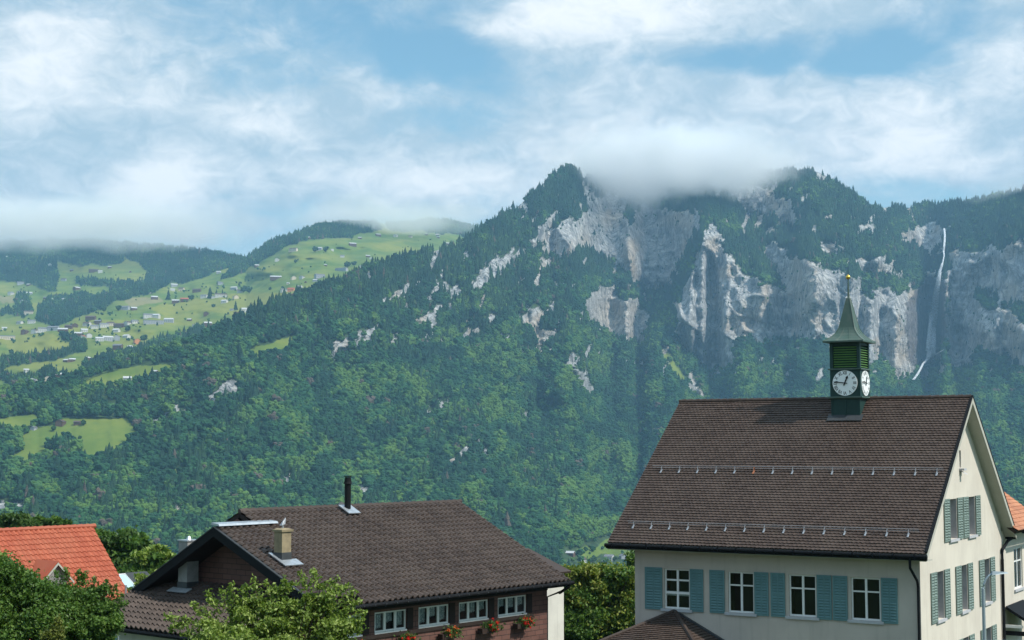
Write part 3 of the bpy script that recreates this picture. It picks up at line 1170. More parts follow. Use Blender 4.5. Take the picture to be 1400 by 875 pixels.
M['lead'] = simple_mat("dark_lead_flashing", (0.05, 0.055, 0.06), 0.5, 0.2, 4.0)
M['teal'] = simple_mat("teal_sheet", (0.08, 0.20, 0.22), 0.5, 0.2, 3.0)
M['paleblue'] = simple_mat("pale_blue_sheet", (0.42, 0.60, 0.66), 0.35, 0.1, 1.0)
M['steel_lamp'] = simple_mat("grey_lamp_paint", (0.30, 0.36, 0.40), 0.4, 0.1, 3.0, metal=0.3)
M['trunk'] = simple_mat("bark", (0.10, 0.075, 0.055), 0.9, 0.35, 6.0)
M['box'] = simple_mat("dark_planter", (0.035, 0.022, 0.018), 0.8)


# ================================================================== MESH COLLECTOR
class MB:
    def __init__(self):
        self.v = []
        self.f = []
        self.mi = []
        self.attr = []
        self.cur = 0

    def add(self, verts, faces):
        b = len(self.v)
        self.v += [tuple(float(c) for c in p) for p in verts]
        for f in faces:
            self.f.append([b + i for i in f])
            self.mi.append(self.cur)
        return self

    def box(self, x0, x1, y0, y1, z0, z1):
        V = [(x, y, z) for z in (z0, z1) for y in (y0, y1) for x in (x0, x1)]
        return self.add(V, [(0, 2, 3, 1), (4, 5, 7, 6), (0, 1, 5, 4), (2, 6, 7, 3), (0, 4, 6, 2), (1, 3, 7, 5)])

    def hexa(self, b4, t4):
        """solid between two matching quads"""
        return self.add(list(b4) + list(t4), [(3, 2, 1, 0), (4, 5, 6, 7), (0, 1, 5, 4), (1, 2, 6, 5), (2, 3, 7, 6), (3, 0, 4, 7)])

    def slab(self, quad, th):
        """quad with thickness th along its own normal (downwards when negative)"""
        q = [Vector(p) for p in quad]
        n = (q[1] - q[0]).cross(q[3] - q[0]).normalized() * th
        return self.hexa(q, [p + n for p in q])

    def frustum(self, cx, cy, z0, z1, a0, a1, b0=None, b1=None):
        b0 = a0 if b0 is None else b0
        b1 = a1 if b1 is None else b1
        lo = [(cx - a0, cy - b0, z0), (cx + a0, cy - b0, z0), (cx + a0, cy + b0, z0), (cx - a0, cy + b0, z0)]
        hi = [(cx - a1, cy - b1, z1), (cx + a1, cy - b1, z1), (cx + a1, cy + b1, z1), (cx - a1, cy + b1, z1)]
        return self.hexa(lo, hi)

    def tube(self, pts, r, n=8, r2=None):
        pts = [Vector(p) for p in pts]
        rs = [r + ((r2 if r2 is not None else r) - r) * i / (len(pts) - 1) for i in range(len(pts))]
        rings = []
        up = Vector((0.123, 0.08, 1))
        for i, p in enumerate(pts):
            d = (pts[min(i + 1, len(pts) - 1)] - pts[max(i - 1, 0)]).normalized()
            a = d.cross(up)
            if a.length < 0.15:
                a = d.cross(Vector((1, 0, 0)))
            a.normalize()
            b = d.cross(a).normalized()
            rings.append([p + a * rs[i] * math.cos(t) + b * rs[i] * math.sin(t) for t in [k * 2 * math.pi / n for k in range(n)]])
        V = [q for ring in rings for q in ring]
        Fc = []
        for i in range(len(pts) - 1):
            for k in range(n):
                Fc.append((i * n + k, i * n + (k + 1) % n, (i + 1) * n + (k + 1) % n, (i + 1) * n + k))
        Fc.append(tuple(range(n))[::-1])
        Fc.append(tuple((len(pts) - 1) * n + k for k in range(n)))
        return self.add(V, Fc)

    def ball(self, c, r, sub=2, sc=(1, 1, 1)):
        V, Fc = ico(sub)
        return self.add([(c[0] + p[0] * r * sc[0], c[1] + p[1] * r * sc[1], c[2] + p[2] * r * sc[2]) for p in V], [tuple(f) for f in Fc])

    def build(self, name, mats, parent=None, smooth=False, attrs=None):
        return np_mesh(name, self.v, self.f, mats, parent, smooth, self.mi, attrs)


from mathutils.geometry import tessellate_polygon


def wall_mesh(mb, to3, outer, holes, depth, n_in):
    """flat wall with window openings cut through it and reveals of the given depth.
    to3(a, b, d): in-plane coordinates and depth behind the face"""
    loops = [outer] + holes
    tri = tessellate_polygon([[Vector((a, b, 0)) for a, b in lp] for lp in loops])
    flat = [p for lp in loops for p in lp]
    mb.add([to3(a, b, 0) for a, b in flat], [tuple(t) for t in tri])
    for h in holes:
        n = len(h)
        V = [to3(a, b, 0) for a, b in h] + [to3(a, b, depth) for a, b in h]
        mb.add(V, [(i, (i + 1) % n, n + (i + 1) % n, n + i) for i in range(n)])


def rect(a0, a1, b0, b1):
    return [(a0, b0), (a1, b0), (a1, b1), (a0, b1)]


# ---- tiled slopes: every tile a lapped piece with its own thickness and tone
def tiled(name, mat, parent, O, ex, es, nrow, pitch, xl, xr, tw, thick=0.022, wave=0.012, jag=0.010, seg=3, seed=1, lift=0.0, pan=False):
    """O: lower left corner of the slope plane, ex along the eave, es up the slope; xl/xr(s): limits of each course"""
    O = Vector(O)
    ex = Vector(ex).normalized()
    es = Vector(es).normalized()
    n = ex.cross(es).normalized()
    if n.z < 0:
        n = -n
    r = random.Random(seed)
    V, Fc, A = [], [], []
    for k in range(nrow):
        s0 = k * pitch
        s1 = (k + 1) * pitch + 0.03
        a = xl(s0 + pitch / 2)
        b = xr(s0 + pitch / 2)
        nt = max(1, int(round((b - a) / tw)))
        w = (b - a) / nt
        sh = (0.5 * w if (k % 2 and not pan) else 0.0)
        cols = [(a + i * w + (sh - w if sh else 0), a + (i + 1) * w + (sh - w if sh else 0)) for i in range(nt + (1 if sh else 0))]
        for (t0, t1) in cols:
            t0c, t1c = max(t0, a), min(t1, b)
            if t1c - t0c < 0.02:
                continue
            rv = r.random()
            dz = r.uniform(-0.004, 0.004)
            ds = r.uniform(-0.006, 0.006)
            base = len(V)
            for j in range(seg + 1):
                q = j / seg
                x = t0c + (t1c - t0c) * q
                if pan:
                    h = wave * (1 + math.cos(2 * math.pi * (q - 0.3)))
                    js = 0
                else:
                    h = wave * math.sin(math.pi * q) * 0.4
                    js = -jag * math.sin(math.pi * q)
                for (s, hh) in ((s0 + ds + js, lift + h + dz * 0), (s0 + ds + js, lift + h + thick + dz), (s1, lift + h + 0.002)):
                    V.append(O + ex * x + es * s + n * hh)
                    A.append(rv)
            for j in range(seg):
                c = base + j * 3
                Fc.append((c, c + 3, c + 4, c + 1))
                Fc.append((c + 1, c + 4, c + 5, c + 2))
    return np_mesh(name, [tuple(v) for v in V], Fc, mat, parent, False, None, {'rnd': np.array(A)})


# ---- windows
def shutter_leaf(mb, to3, a0, a1, b0, b1, off, slat=True):
    """louvred shutter lying against the wall: stiles, rails, slats; to3(a, b, d) with negative d in front of the wall"""
    def bx(p0, p1, q0, q1, d0, d1):
        P = [to3(p0, q0, d0), to3(p1, q0, d0), to3(p1, q1, d0), to3(p0, q1, d0)]
        Q = [to3(p0, q0, d1), to3(p1, q0, d1), to3(p1, q1, d1), to3(p0, q1, d1)]
        mb.hexa(P, Q)
    t = 0.07
    bx(a0, a0 + t, b0, b1, -off, -off - 0.04)
    bx(a1 - t, a1, b0, b1, -off, -off - 0.04)
    mid = (b0 + b1) / 2
    for q in (b0, mid - t / 2, b1 - t):
        bx(a0 + t, a1 - t, q, q + t, -off - 0.002, -off - 0.038)
    am = (a0 + a1) / 2
    bx(am - 0.03, am + 0.03, b0 + t, b1 - t, -off - 0.004, -off - 0.036)
    if slat:
        for (q0, q1) in ((b0 + t, mid - t / 2), (mid + t / 2, b1 - t)):
            nn = int((q1 - q0) / 0.105)
            for i in range(nn):
                z = q0 + (i + 0.5) * (q1 - q0) / nn
                for (p0, p1) in ((a0 + t, am - 0.03), (am + 0.03, a1 - t)):
                    P = [to3(p0, z - 0.045, -off - 0.050), to3(p1, z - 0.045, -off - 0.050), to3(p1, z + 0.03, -off - 0.006), to3(p0, z + 0.03, -off - 0.006)]
                    Q = [to3(p0, z - 0.030, -off - 0.054), to3(p1, z - 0.030, -off - 0.054), to3(p1, z + 0.038, -off - 0.008), to3(p0, z + 0.038, -off - 0.008)]
                    mb.hexa(P, Q)


def window(parent, to3, a0, a1, b0, b1, dep, bars_v, bars_h, sill=True, curtain=None, fw=0.06, sill_mat='sill', label=None, blind=None):
    """frame (part) > pane, sill, curtain (sub-parts)"""
    def bx(mb, p0, p1, q0, q1, d0, d1):
        P = [to3(p0, q0, d0), to3(p1, q0, d0), to3(p1, q1, d0), to3(p0, q1, d0)]
        Q = [to3(p0, q0, d1), to3(p1, q0, d1), to3(p1, q1, d1), to3(p0, q1, d1)]
        mb.hexa(P, Q)
    mb = MB()
    d0, d1 = dep - 0.06, dep
    bx(mb, a0, a0 + fw, b0, b1, d0, d1)
    bx(mb, a1 - fw, a1, b0, b1, d0, d1)
    bx(mb, a0 + fw, a1 - fw, b0, b0 + fw * 1.2, d0 + 0.002, d1)
    bx(mb, a0 + fw, a1 - fw, b1 - fw, b1, d0 + 0.002, d1)
    for q, w in bars_v:
        x = a0 + (a1 - a0) * q
        bx(mb, x - w / 2, x + w / 2, b0 + fw * 1.2, b1 - fw, d0 + 0.004, d1)
    for q, w in bars_h:
        z = b0 + (b1 - b0) * q
        bx(mb, a0 + fw, a1 - fw, z - w / 2, z + w / 2, d0 + 0.008, d1 - 0.004)
    if blind:
        q, w = blind
        z = b0 + (b1 - b0) * q
    o = mb.build('window', M['white'], parent)
    if label:
        o['label'] = label
    g = MB()
    g.add([to3(a0 + fw, b0 + fw, dep - 0.02), to3(a1 - fw, b0 + fw, dep - 0.02), to3(a1 - fw, b1 - fw, dep - 0.02), to3(a0 + fw, b1 - fw, dep - 0.02)], [(0, 1, 2, 3)])
    g.build('pane', M['glass'], o)
    r = MB()
    r.add([to3(a0, b0, dep + 0.5), to3(a1, b0, dep + 0.5), to3(a1, b1, dep + 0.5), to3(a0, b1, dep + 0.5)], [(0, 1, 2, 3)])
    for (p, q) in (((a0, b0), (a1, b0)), ((a1, b0), (a1, b1)), ((a1, b1), (a0, b1)), ((a0, b1), (a0, b0))):
        r.add([to3(p[0], p[1], dep), to3(q[0], q[1], dep), to3(q[0], q[1], dep + 0.5), to3(p[0], p[1], dep + 0.5)], [(0, 1, 2, 3)])
    r.build('interior', M['room'], o)
    if sill:
        s = MB()
        bx(s, a0 - 0.14, a1 + 0.14, b0 - 0.11, b0 - 0.002, -0.09, dep - 0.06)
        s.build('sill', M[sill_mat], o)
    if blind:
        s = MB()
        bx(s, a0 + fw, a1 - fw, z - w / 2, z + w / 2, dep + 0.03, dep + 0.05)
        s.build('roller_blind', M['curtain'], o)
    if curtain:
        for (p0, p1, q0, q1) in curtain:
            s = MB()
            nseg = 16
            for i in range(nseg):
                u0 = p0 + (p1 - p0) * i / nseg
                u1 = p0 + (p1 - p0) * (i + 1) / nseg
                e0 = 0.10 + 0.02 * math.sin(i * 2.2)
                e1 = 0.10 + 0.02 * math.sin((i + 1) * 2.2)
                hem = q0 + 0.05 * abs(math.sin(i * 0.9))
                s.add([to3(u0, hem, dep + e0), to3(u1, hem, dep + e1), to3(u1, q1, dep + e1), to3(u0, q1, dep + e0)], [(0, 1, 2, 3)])
            s.build('curtain', M['curtain'], o)
    return o


# ================================================================== GROUND
def near_z(x, y):
    d = np.hypot(x * 0.8, y)
    z = np.interp(y, [-200, 0, 12, 32, 85, 130, 1500, 2300, 14000], [11.5, 10.3, 9.6, 0.4, 0.0, -6.0, -345, -370, -390])
    return z


gx = np.concatenate([np.linspace(-9000, -300, 24), np.linspace(-260, 260, 80), np.linspace(300, 9000, 24)])
gy = np.concatenate([np.linspace(-250, 0, 8), np.linspace(4, 150, 60), np.linspace(170, 1400, 30), np.linspace(1600, 11000, 20)])
GX, GY = np.meshgrid(gx, gy)
GZ = near_z(GX, GY) + (fbm(GX / 9, GY / 9, 4, 201) - 0.5) * np.where(GY < 140, 0.35, 6.0) - 0.1
idx = np.arange(GX.size).reshape(GX.shape)
gf = np.stack([idx[:-1, :-1], idx[:-1, 1:], idx[1:, 1:], idx[1:, :-1]], -1).reshape(-1, 4)
M['grass'] = simple_mat("lawn", (0.05, 0.085, 0.022), 0.95, 0.5, 0.4, bump=0.6, bscale=6, bdist=0.05)
tag(np_mesh("ground", np.stack([GX, GY, GZ], -1).reshape(-1, 3), gf, M['grass'], smooth=True), kind='structure')

# ================================================================== SCHOOL
school = empty("school_building", (16.035, 60.0, 0), math.radians(-30.797))
tag(school, "pale plaster schoolhouse with steep brown tiled roof and green clock turret", "building")
SW, SL = 13.62, 12.45
EZ, RZ, RY = 7.80, 14.02, 6.81
slope = (RZ - EZ) / (RY + 0.8)
front = lambda a, b, d=0: (a, d, b)            # face towards -y
gable = lambda a, b, d=0: (-d, a, b)           # face towards +x

FW = [(-11.05, -9.87), (-8.11, -6.96), (-5.43, -4.27), (-2.81, -1.61)]
fz0, fz1 = 4.97, 6.66
mb = MB()
holes = [rect(a, b, fz0, fz1) for a, b in FW] + [rect(a, b, 1.9, 3.6) for a, b in FW[2:]]
wall_mesh(mb, front, [(-SL, -0.5), (0, -0.5), (0, 8.3), (-SL, 8.3)], holes, 0.16, 1)
mb.build('wall', M['plaster_shade_tone'], school)['label'] = "shaded front wall with four windows in a row"
GW = [(2.30, 3.40), (6.13, 7.20), (10.15, 11.25)]
gz0, gz1 = 4.87, 6.80
GU = [(4.52, 5.72), (7.62, 8.82)]
zt = lambda y: EZ + slope * min(y + 0.8, SW + 0.8 - y) - 0.22
mb = MB()
holes = [rect(a, b, gz0, gz1) for a, b in GW] + [rect(a, b, 1.85, 3.72) for a, b in GW] + \
        [rect(a, b, 8.0, 9.68) for a, b in GU] + [rect(6.38, 6.66, 10.98, 11.72)]
wall_mesh(mb, gable, [(0, -0.5), (SW, -0.5), (SW, zt(SW)), (RY, zt(RY)), (0, zt(0))], holes, 0.42, 1)
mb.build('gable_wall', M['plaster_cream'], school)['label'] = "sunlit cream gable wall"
mb = MB()
mb.add([(-SL, 0, -0.5), (-SL, SW, -0.5), (-SL, SW, zt(SW)), (-SL, RY, zt(RY)), (-SL, 0, zt(0))], [(4, 3, 2, 1, 0)])
mb.add([(-SL, SW, -0.5), (0, SW, -0.5), (0, SW, 8.3), (-SL, SW, 8.3)], [(3, 2, 1, 0)])
mb.build('rear_wall', M['plaster_shade_tone'], school)

for i, (a, b) in enumerate(FW):
    if i == 0:
        window(school, front, a, b, fz0, fz1, 0.15, [(0.5, 0.09)], [(0.72, 0.07), (0.40, 0.10)], blind=None)
        s = MB()
        s.box(a + 0.06, b - 0.06, 0.17, 0.19, fz0 + 0.55, fz0 + 0.74)
        s.build('blind_rail', M['white'], school)
    else:
        window(school, front, a, b, fz0, fz1, 0.15, [(0.5, 0.09)], [(0.67, 0.06)])
for (a, b) in FW[2:]:
    window(school, front, a, b, 1.9, 3.6, 0.15, [(0.5, 0.09)], [(0.67, 0.06)])
for a0, a1 in ((-11.95, -11.13), (-9.83, -9.22), (-8.93, -8.25), (-6.92, -6.30), (-6.20, -5.58), (-4.22, -3.60), (-3.55, -2.94), (-1.56, -0.90)):
    mb = MB()
    shutter_leaf(mb, front, a0, a1, fz0 - 0.06, fz1 + 0.04, 0.02)
    mb.add([front(a0 + 0.03, fz0 - 0.03, -0.03), front(a1 - 0.03, fz0 - 0.03, -0.03), front(a1 - 0.03, fz1, -0.03), front(a0 + 0.03, fz1, -0.03)], [(0, 1, 2, 3)])
    mb.build('shutter', M['shutter'], school)
for rows in ((gz0, gz1, GW), (1.85, 3.72, GW), (8.0, 9.68, GU)):
    z0, z1, lst = rows
    for a, b in lst:
        window(school, gable, a, b, z0, z1, 0.40, [(0.5, 0.09)], [(0.67, 0.06)])
        for ya in (b - 0.012, a + 0.004):
            rv = MB()
            rv.box(-0.38, -0.004, ya, ya + 0.008, z0, z1)
            rv.build('window_reveal', M['reveal'], school)
        for (s0, s1) in ((a - 0.90, a - 0.03), (b + 0.03, b + 0.86)):
            mb = MB()
            shutter_leaf(mb, gable, s0, s1, z0 - 0.05, z1 + 0.03, 0.02)
            mb.add([gable(s0 + 0.03, z0, -0.03), gable(s1 - 0.03, z0, -0.03), gable(s1 - 0.03, z1, -0.03), gable(s0 + 0.03, z1, -0.03)], [(0, 1, 2, 3)])
            mb.build('shutter', M['shutter_grey'], school)
mb = MB()
mb.box(-0.30, -0.28, 6.38, 6.66, 10.98, 11.72)
mb.build('attic_vent', M['reveal'], school)
mb = MB()
mb.box(0, 0.22, 6.30, 6.74, 10.86, 10.95)
mb.add([(0.02, 6.36, 10.85), (0.30, 6.36, 10.70), (0.30, 6.62, 10.70), (0.02, 6.62, 10.85)], [(0, 1, 2, 3)])
mb.build('vent_sill', M['sill'], school)

# roof: boards, tiles, verges
X0, X1 = -13.35, 0.50
run = math.hypot(RY + 0.8, RZ - EZ)
es = ((0, RY + 0.8, RZ - EZ))
mb = MB()
mb.slab([(X0, -0.80, EZ - 0.03), (X1, -0.80, EZ - 0.03), (X1, RY, RZ - 0.03), (X0, RY, RZ - 0.03)], -0.20)
mb.slab([(X1, SW + 0.8, EZ - 0.03), (X0, SW + 0.8, EZ - 0.03), (X0, RY, RZ - 0.03), (X1, RY, RZ - 0.03)], -0.20)
mb.build('roof_boards', M['soffit'], school)
nrow = 60
roof = tiled('roof', M['tile_brown'], school, (0, -0.86, EZ - 0.05), (1, 0, 0), es, nrow, run / nrow + 0.0012,
             lambda s: X0 + 0.02, lambda s: X1 - 0.03, 0.185, 0.050, 0.0, 0.030, 2, 3)
tiled('rear_roof', M['tile_brown'], school, (0, SW + 0.86, EZ - 0.05), (-1, 0, 0), (0, -(RY + 0.8), RZ - EZ), 24, run / 24,
      lambda s: -X1, lambda s: -X0, 0.46, 0.03, 0.0, 0.0, 1, 4)
mb = MB()
x = X0
while x < X1 - 0.1:
    mb.tube([(x, RY, RZ + 0.00), (x + 0.36, RY, RZ + 0.025)], 0.105, 8)
    x += 0.345
mb.build('ridge_tiles', M['tile_brown'], school)
# pale verge boards on the gable end, dark cover strip
mb = MB()
for sgn in (0, 1):
    def P(y, z, x):
        return (x, y if not sgn else SW - y, z)
    for (xa, xb, dz0, dz1) in ((X1 - 0.005, X1 + 0.03, -0.26, 0.02),):
        lo = [P(-0.84, EZ + dz0 - 0.03, xa), P(-0.84, EZ + dz0 - 0.03, xb), P(RY, RZ + dz0, xb), P(RY, RZ + dz0, xa)]
        hi = [P(-0.84, EZ + dz1 - 0.03, xa), P(-0.84, EZ + dz1 - 0.03, xb), P(RY, RZ + dz1, xb), P(RY, RZ + dz1, xa)]
        mb.hexa(lo, hi)
mb.build('verge_board', M['soffit'], school)
mb = MB()
for sgn in (0, 1):
    lo = [P(-0.86, EZ - 0.01, X1 - 0.06), P(-0.86, EZ - 0.01, X1 + 0.05), P(RY, RZ + 0.03, X1 + 0.05), P(RY, RZ + 0.03, X1 - 0.06)]
    hi = [P(-0.86, EZ + 0.05, X1 - 0.06), P(-0.86, EZ + 0.05, X1 + 0.05), P(RY, RZ + 0.09, X1 + 0.05), P(RY, RZ + 0.09, X1 - 0.06)]
    mb.hexa(lo, hi)
mb.build('verge_capping', M['gutter'], school)
# eaves: fascia, gutter, downpipes
mb = MB()
mb.box(X0, X1, -0.86, 0.0, EZ - 0.34, EZ - 0.30)
mb.build('soffit', M['soffit'], school)
mb = MB()
mb.box(X0 - 0.02, X1 + 0.04, -0.97, -0.83, EZ - 0.30, EZ - 0.10)
mb.tube([(X0 - 0.05, -0.97, EZ - 0.16), (X1 + 0.06, -0.97, EZ - 0.16)], 0.085, 10)
for k in range(17):
    xx = X0 + 0.3 + k * 0.82
    mb.box(xx, xx + 0.03, -1.065, -0.95, EZ - 0.26, EZ - 0.05)
mb.build('gutter', M['gutter'], school)
mb = MB()
mb.box(X0, X1, SW + 0.83, SW + 0.97, EZ - 0.30, EZ - 0.10)
mb.build('rear_gutter', M['gutter'], school)
mb = MB()
mb.tube([(-0.12, -0.95, EZ - 0.25), (-0.12, -0.93, EZ - 0.6), (-0.06, -0.20, EZ - 1.15), (-0.06, -0.10, EZ - 1.4), (-0.06, -0.10, 0)], 0.055, 8)
mb.build('downpipe', M['gutter'], school)
mb = MB()
mb.tube([(0.35, SW + 0.85, EZ - 0.22), (0.20, SW + 0.5, EZ - 0.35), (0.10, SW - 0.25, EZ - 0.75), (0.10, SW - 0.30, EZ - 1.2), (0.10, SW - 0.30, 0)], 0.075, 8)
mb.build('downpipe', M['gutter'], school)


# snow guards
def onroof(x, s_z):
    y = -0.8 + (s_z - EZ) / slope
    return (x, y, s_z)


nrm = Vector((0, -slope, 1)).normalized()
for (zz, xa, xb, nb, off) in ((10.86, -12.9, 0.25, 15, 0.45), (8.50, -12.75, 0.0, 15, 0.30)):
    mb = MB()
    A_ = Vector(onroof(xa, zz)) + nrm * 0.20
    B_ = Vector(onroof(xb, zz)) + nrm * 0.20
    mb.tube([A_, B_], 0.010, 6)
    mb.tube([A_ - nrm * 0.10, B_ - nrm * 0.10], 0.008, 6)
    rail = mb.build('snow_guard', M['galv'], school)
    for k in range(nb):
        xx = xa + off + k * (xb - xa - 0.7) / (nb - 1)
        b2 = MB()
        p = Vector(onroof(xx, zz))
        b2.tube([p + nrm * 0.20, p + nrm * 0.03], 0.013, 6)
        q = Vector(onroof(xx, zz - 0.16))
        b2.tube([p + nrm * 0.19, q + nrm * 0.05], 0.011, 6)
        w = 0.038
        q0 = Vector(onroof(xx - w, zz - 0.20)) + nrm * 0.045
        q1 = Vector(onroof(xx + w, zz - 0.20)) + nrm * 0.045
        q2 = Vector(onroof(xx + w, zz - 0.05)) + nrm * 0.045
        q3 = Vector(onroof(xx - w, zz - 0.05)) + nrm * 0.045
        b2.slab([q0, q1, q2, q3], 0.02)
        br_ = b2.build('bracket', M['galv'] if k != 5 or zz < 10 else M['tile_old'], rail)

# ---- clock turret
TX, TY = -4.80, 6.44
hw = 0.69
mb = MB()
mb.box(TX - 0.66, TX + 0.66, TY - 0.66, TY + 0.66, 12.9, 14.06)
for xx in (TX - 0.66, TX - 0.03, TX + 0.60):
    mb.box(xx, xx + 0.06, TY - 0.69, TY - 0.655, 13.05, 14.05)
mb.build('turret_base', M['green'], school)
mb = MB()
mb.slab([(TX - 0.80, TY - 0.95, 13.02), (TX + 0.80, TY - 0.95, 13.02), (TX + 0.80, TY - 0.62, 13.29), (TX - 0.80, TY - 0.62, 13.29)], 0.03)
mb.build('turret_flashing', M['lead'], school)
mb = MB()
mb.box(TX - hw, TX + hw, TY - hw, TY + hw, 14.12, 15.30)
mb.build('clock_stage', M['green'], school)
mb = MB()
mb.box(TX - 0.80, TX + 0.80, TY - 0.80, TY + 0.80, 14.05, 14.115)
mb.frustum(TX, TY, 14.00, 14.05, 0.70, 0.78)
mb.box(TX - 0.77, TX + 0.77, TY - 0.77, TY + 0.77, 15.305, 15.365)
mb.build('turret_cornice', M['copper'], school)
mb = MB()
for sx in (-1, 1):
    for sy in (-1, 1):
        mb.box(TX + sx * 0.62 - 0.07, TX + sx * 0.62 + 0.07, TY + sy * 0.62 - 0.07, TY + sy * 0.62 + 0.07, 15.37, 16.55)
mb.box(TX - 0.55, TX + 0.55, TY - 0.55, TY + 0.55, 15.37, 16.5)
mb.box(TX - 0.66, TX + 0.66, TY - 0.66, TY + 0.66, 16.40, 16.55)
lst = mb.build('louvre_stage', M['green'], school)
for face in range(4):
    mb = MB()
    for k in range(9):
        z = 15.42 + k * 0.108
        b4 = [(-0.53, -0.66, z), (0.53, -0.66, z), (0.53, -0.57, z + 0.04), (-0.53, -0.57, z + 0.04)]
        t4 = [(-0.53, -0.66, z + 0.022), (0.53, -0.66, z + 0.022), (0.53, -0.57, z + 0.062), (-0.53, -0.57, z + 0.062)]
        R = Matrix.Rotation(face * math.pi / 2, 3, 'Z')
        T0 = Vector((TX, TY, 0))
        mb.hexa([T0 + R @ Vector(p) for p in b4], [T0 + R @ Vector(p) for p in t4])
    mb.build('louvre', M['louvre'], lst)
mb = MB()
prof = [(16.53, 0.93), (16.60, 0.93), (16.68, 0.80), (16.80, 0.64), (16.95, 0.50), (17.10, 0.41), (17.22, 0.36), (18.56, 0.075), (18.60, 0.045)]
for (z0, a0), (z1, a1) in zip(prof[:-1], prof[1:]):
    mb.frustum(TX, TY, z0, z1, a0, a1)
# standing seams on the flared skirt
for face in range(4):
    R = Matrix.Rotation(face * math.pi / 2, 3, 'Z')
    for q in (-1.0, -0.33, 0.33, 1.0):
        pts = [Vector((TX, TY, 0)) + R @ Vector((q * a * 0.99, -a - 0.004, z)) for z, a in prof[1:7]]
        mb.tube(pts, 0.013, 5)
    for q in (-1.0, 1.0):
        pts = [Vector((TX, TY, 0)) + R @ Vector((q * a, -a - 0.002, z)) for z, a in prof[6:8]]
        mb.tube(pts, 0.014, 5)
spire = mb.build('spire', M['copper'], school)
mb = MB()
mb.tube([(TX, TY, 18.55), (TX, TY, 19.42)], 0.055, 8, 0.03)
mb.build('finial_rod', M['copper'], spire)
mb = MB()
mb.ball((TX, TY, 19.52), 0.105, 3)
mb.tube([(TX, TY, 19.60), (TX, TY, 19.66)], 0.045, 8, 0.02)
mb.build('finial_ball', M['gold'], spire, smooth=True)
mb = MB()
mb.tube([(TX, TY, 19.64), (TX, TY, 20.0)], 0.012, 6, 0.006)
mb.build('finial_spike', M['gutter'], spire)

ROM = ['XII', 'I', 'II', 'III', 'IV', 'V', 'VI', 'VII', 'VIII', 'IX', 'X', 'XI']


def text_tris(body, size):
    cu = bpy.data.curves.new("numeral", 'FONT')
    cu.body = body
    cu.size = size
    cu.align_x = 'CENTER'
    cu.align_y = 'CENTER'
    cu.offset = size * 0.02
    ob = bpy.data.objects.new("numeral", cu)
    COL.objects.link(ob)
    bpy.context.view_layer.update()
    dg = bpy.context.evaluated_depsgraph_get()
    me = ob.evaluated_get(dg).to_mesh()
    V = [v.co.copy() for v in me.vertices]
    Fc = [tuple(p.vertices) for p in me.polygons]
    ob.evaluated_get(dg).to_mesh_clear()
    bpy.data.objects.remove(ob)
    bpy.data.curves.remove(cu)
    return V, Fc


NUM = [text_tris(r, 0.20) for r in ROM]


def clock(face):
    R = Matrix.Rotation(face * math.pi / 2, 3, 'Z')
    C0 = Vector((TX, TY, 14.71))
    rad = 0.565

    def P(a, b, d):
        return C0 + R @ Vector((a, -hw - d, b))
    mb = MB()
    n = 48
    ring = [(rad * math.cos(t), rad * math.sin(t)) for t in [k * 2 * math.pi / n for k in range(n)]]
    mb.add([P(a, b, 0.035) for a, b in ring] + [P(a, b, 0.0) for a, b in ring],
           [tuple(range(n))] + [(i, (i + 1) % n, n + (i + 1) % n, n + i) for i in range(n)])
    mb.cur = 1
    for k in range(12):
        a = math.pi / 2 - k * math.pi / 6
        V, Fc = NUM[k]
        c, s = math.cos(a - math.pi / 2), math.sin(a - math.pi / 2)
        rr = 0.445
        pts = []
        for v in V:
            x, y = v.x * 0.82, v.y * 1.05
            pts.append(P(rr * math.cos(a) + x * c - y * s, rr * math.sin(a) + x * s + y * c, 0.039))
        mb.add(pts, Fc)
    o = mb.build('clock_face', [M['dial'], M['black']], school)

    def hand(ang, ln, w, d, tail):
        h = MB()
        ux, uy = math.sin(ang), math.cos(ang)
        px_, py_ = uy, -ux
        sh = [(-tail, -w * 0.7), (ln * 0.55, -w * 0.8), (ln * 0.72, -w * 1.6), (ln, 0), (ln * 0.72, w * 1.6), (ln * 0.55, w * 0.8), (-tail, w * 0.7)]
        A1 = [P(ux * q + px_ * t, uy * q + py_ * t, d) for q, t in sh]
        A2 = [P(ux * q + px_ * t, uy * q + py_ * t, d + 0.012) for q, t in sh]
        m_ = len(sh)
        h.add(A1 + A2, [tuple(range(m_, 2 * m_)), tuple(range(m_))[::-1]] + [(i, (i + 1) % m_, m_ + (i + 1) % m_, m_ + i) for i in range(m_)])
        h.build('clock_hand', M['black'], o)
    hand(math.radians(30 * 12.77), 0.36, 0.036, 0.055, 0.12)
    hand(math.radians(6 * 46.3), 0.50, 0.026, 0.075, 0.12)


clock(0)
clock(1)

# ---- porch roof in front of the left window
AP = (-10.55, -0.02, 4.86)
pw, pd, ph = 3.1, 3.7, 1.60
CRN = [(AP[0] - pw, -0.02, AP[2] - ph), (AP[0] - pw, -pd, AP[2] - ph), (AP[0] + pw, -pd, AP[2] - ph), (AP[0] + pw, -0.02, AP[2] - ph)]


def tri_slope(name, c0, c1, ap, mat, parent, rows, tw, seed):
    c0, c1, ap = Vector(c0), Vector(c1), Vector(ap)
    ex = (c1 - c0).normalized()
    foot = c0 + ex * (ap - c0).dot(ex)
    es_ = ap - foot
    ln = es_.length
    fx = (foot - c0).length
    w = (c1 - c0).length
    return tiled(name, mat, parent, c0, ex, es_, rows, ln / rows, lambda s: fx * s / ln, lambda s: w - (w - fx) * s / ln, tw, 0.05, 0, 0.015, 2, seed)


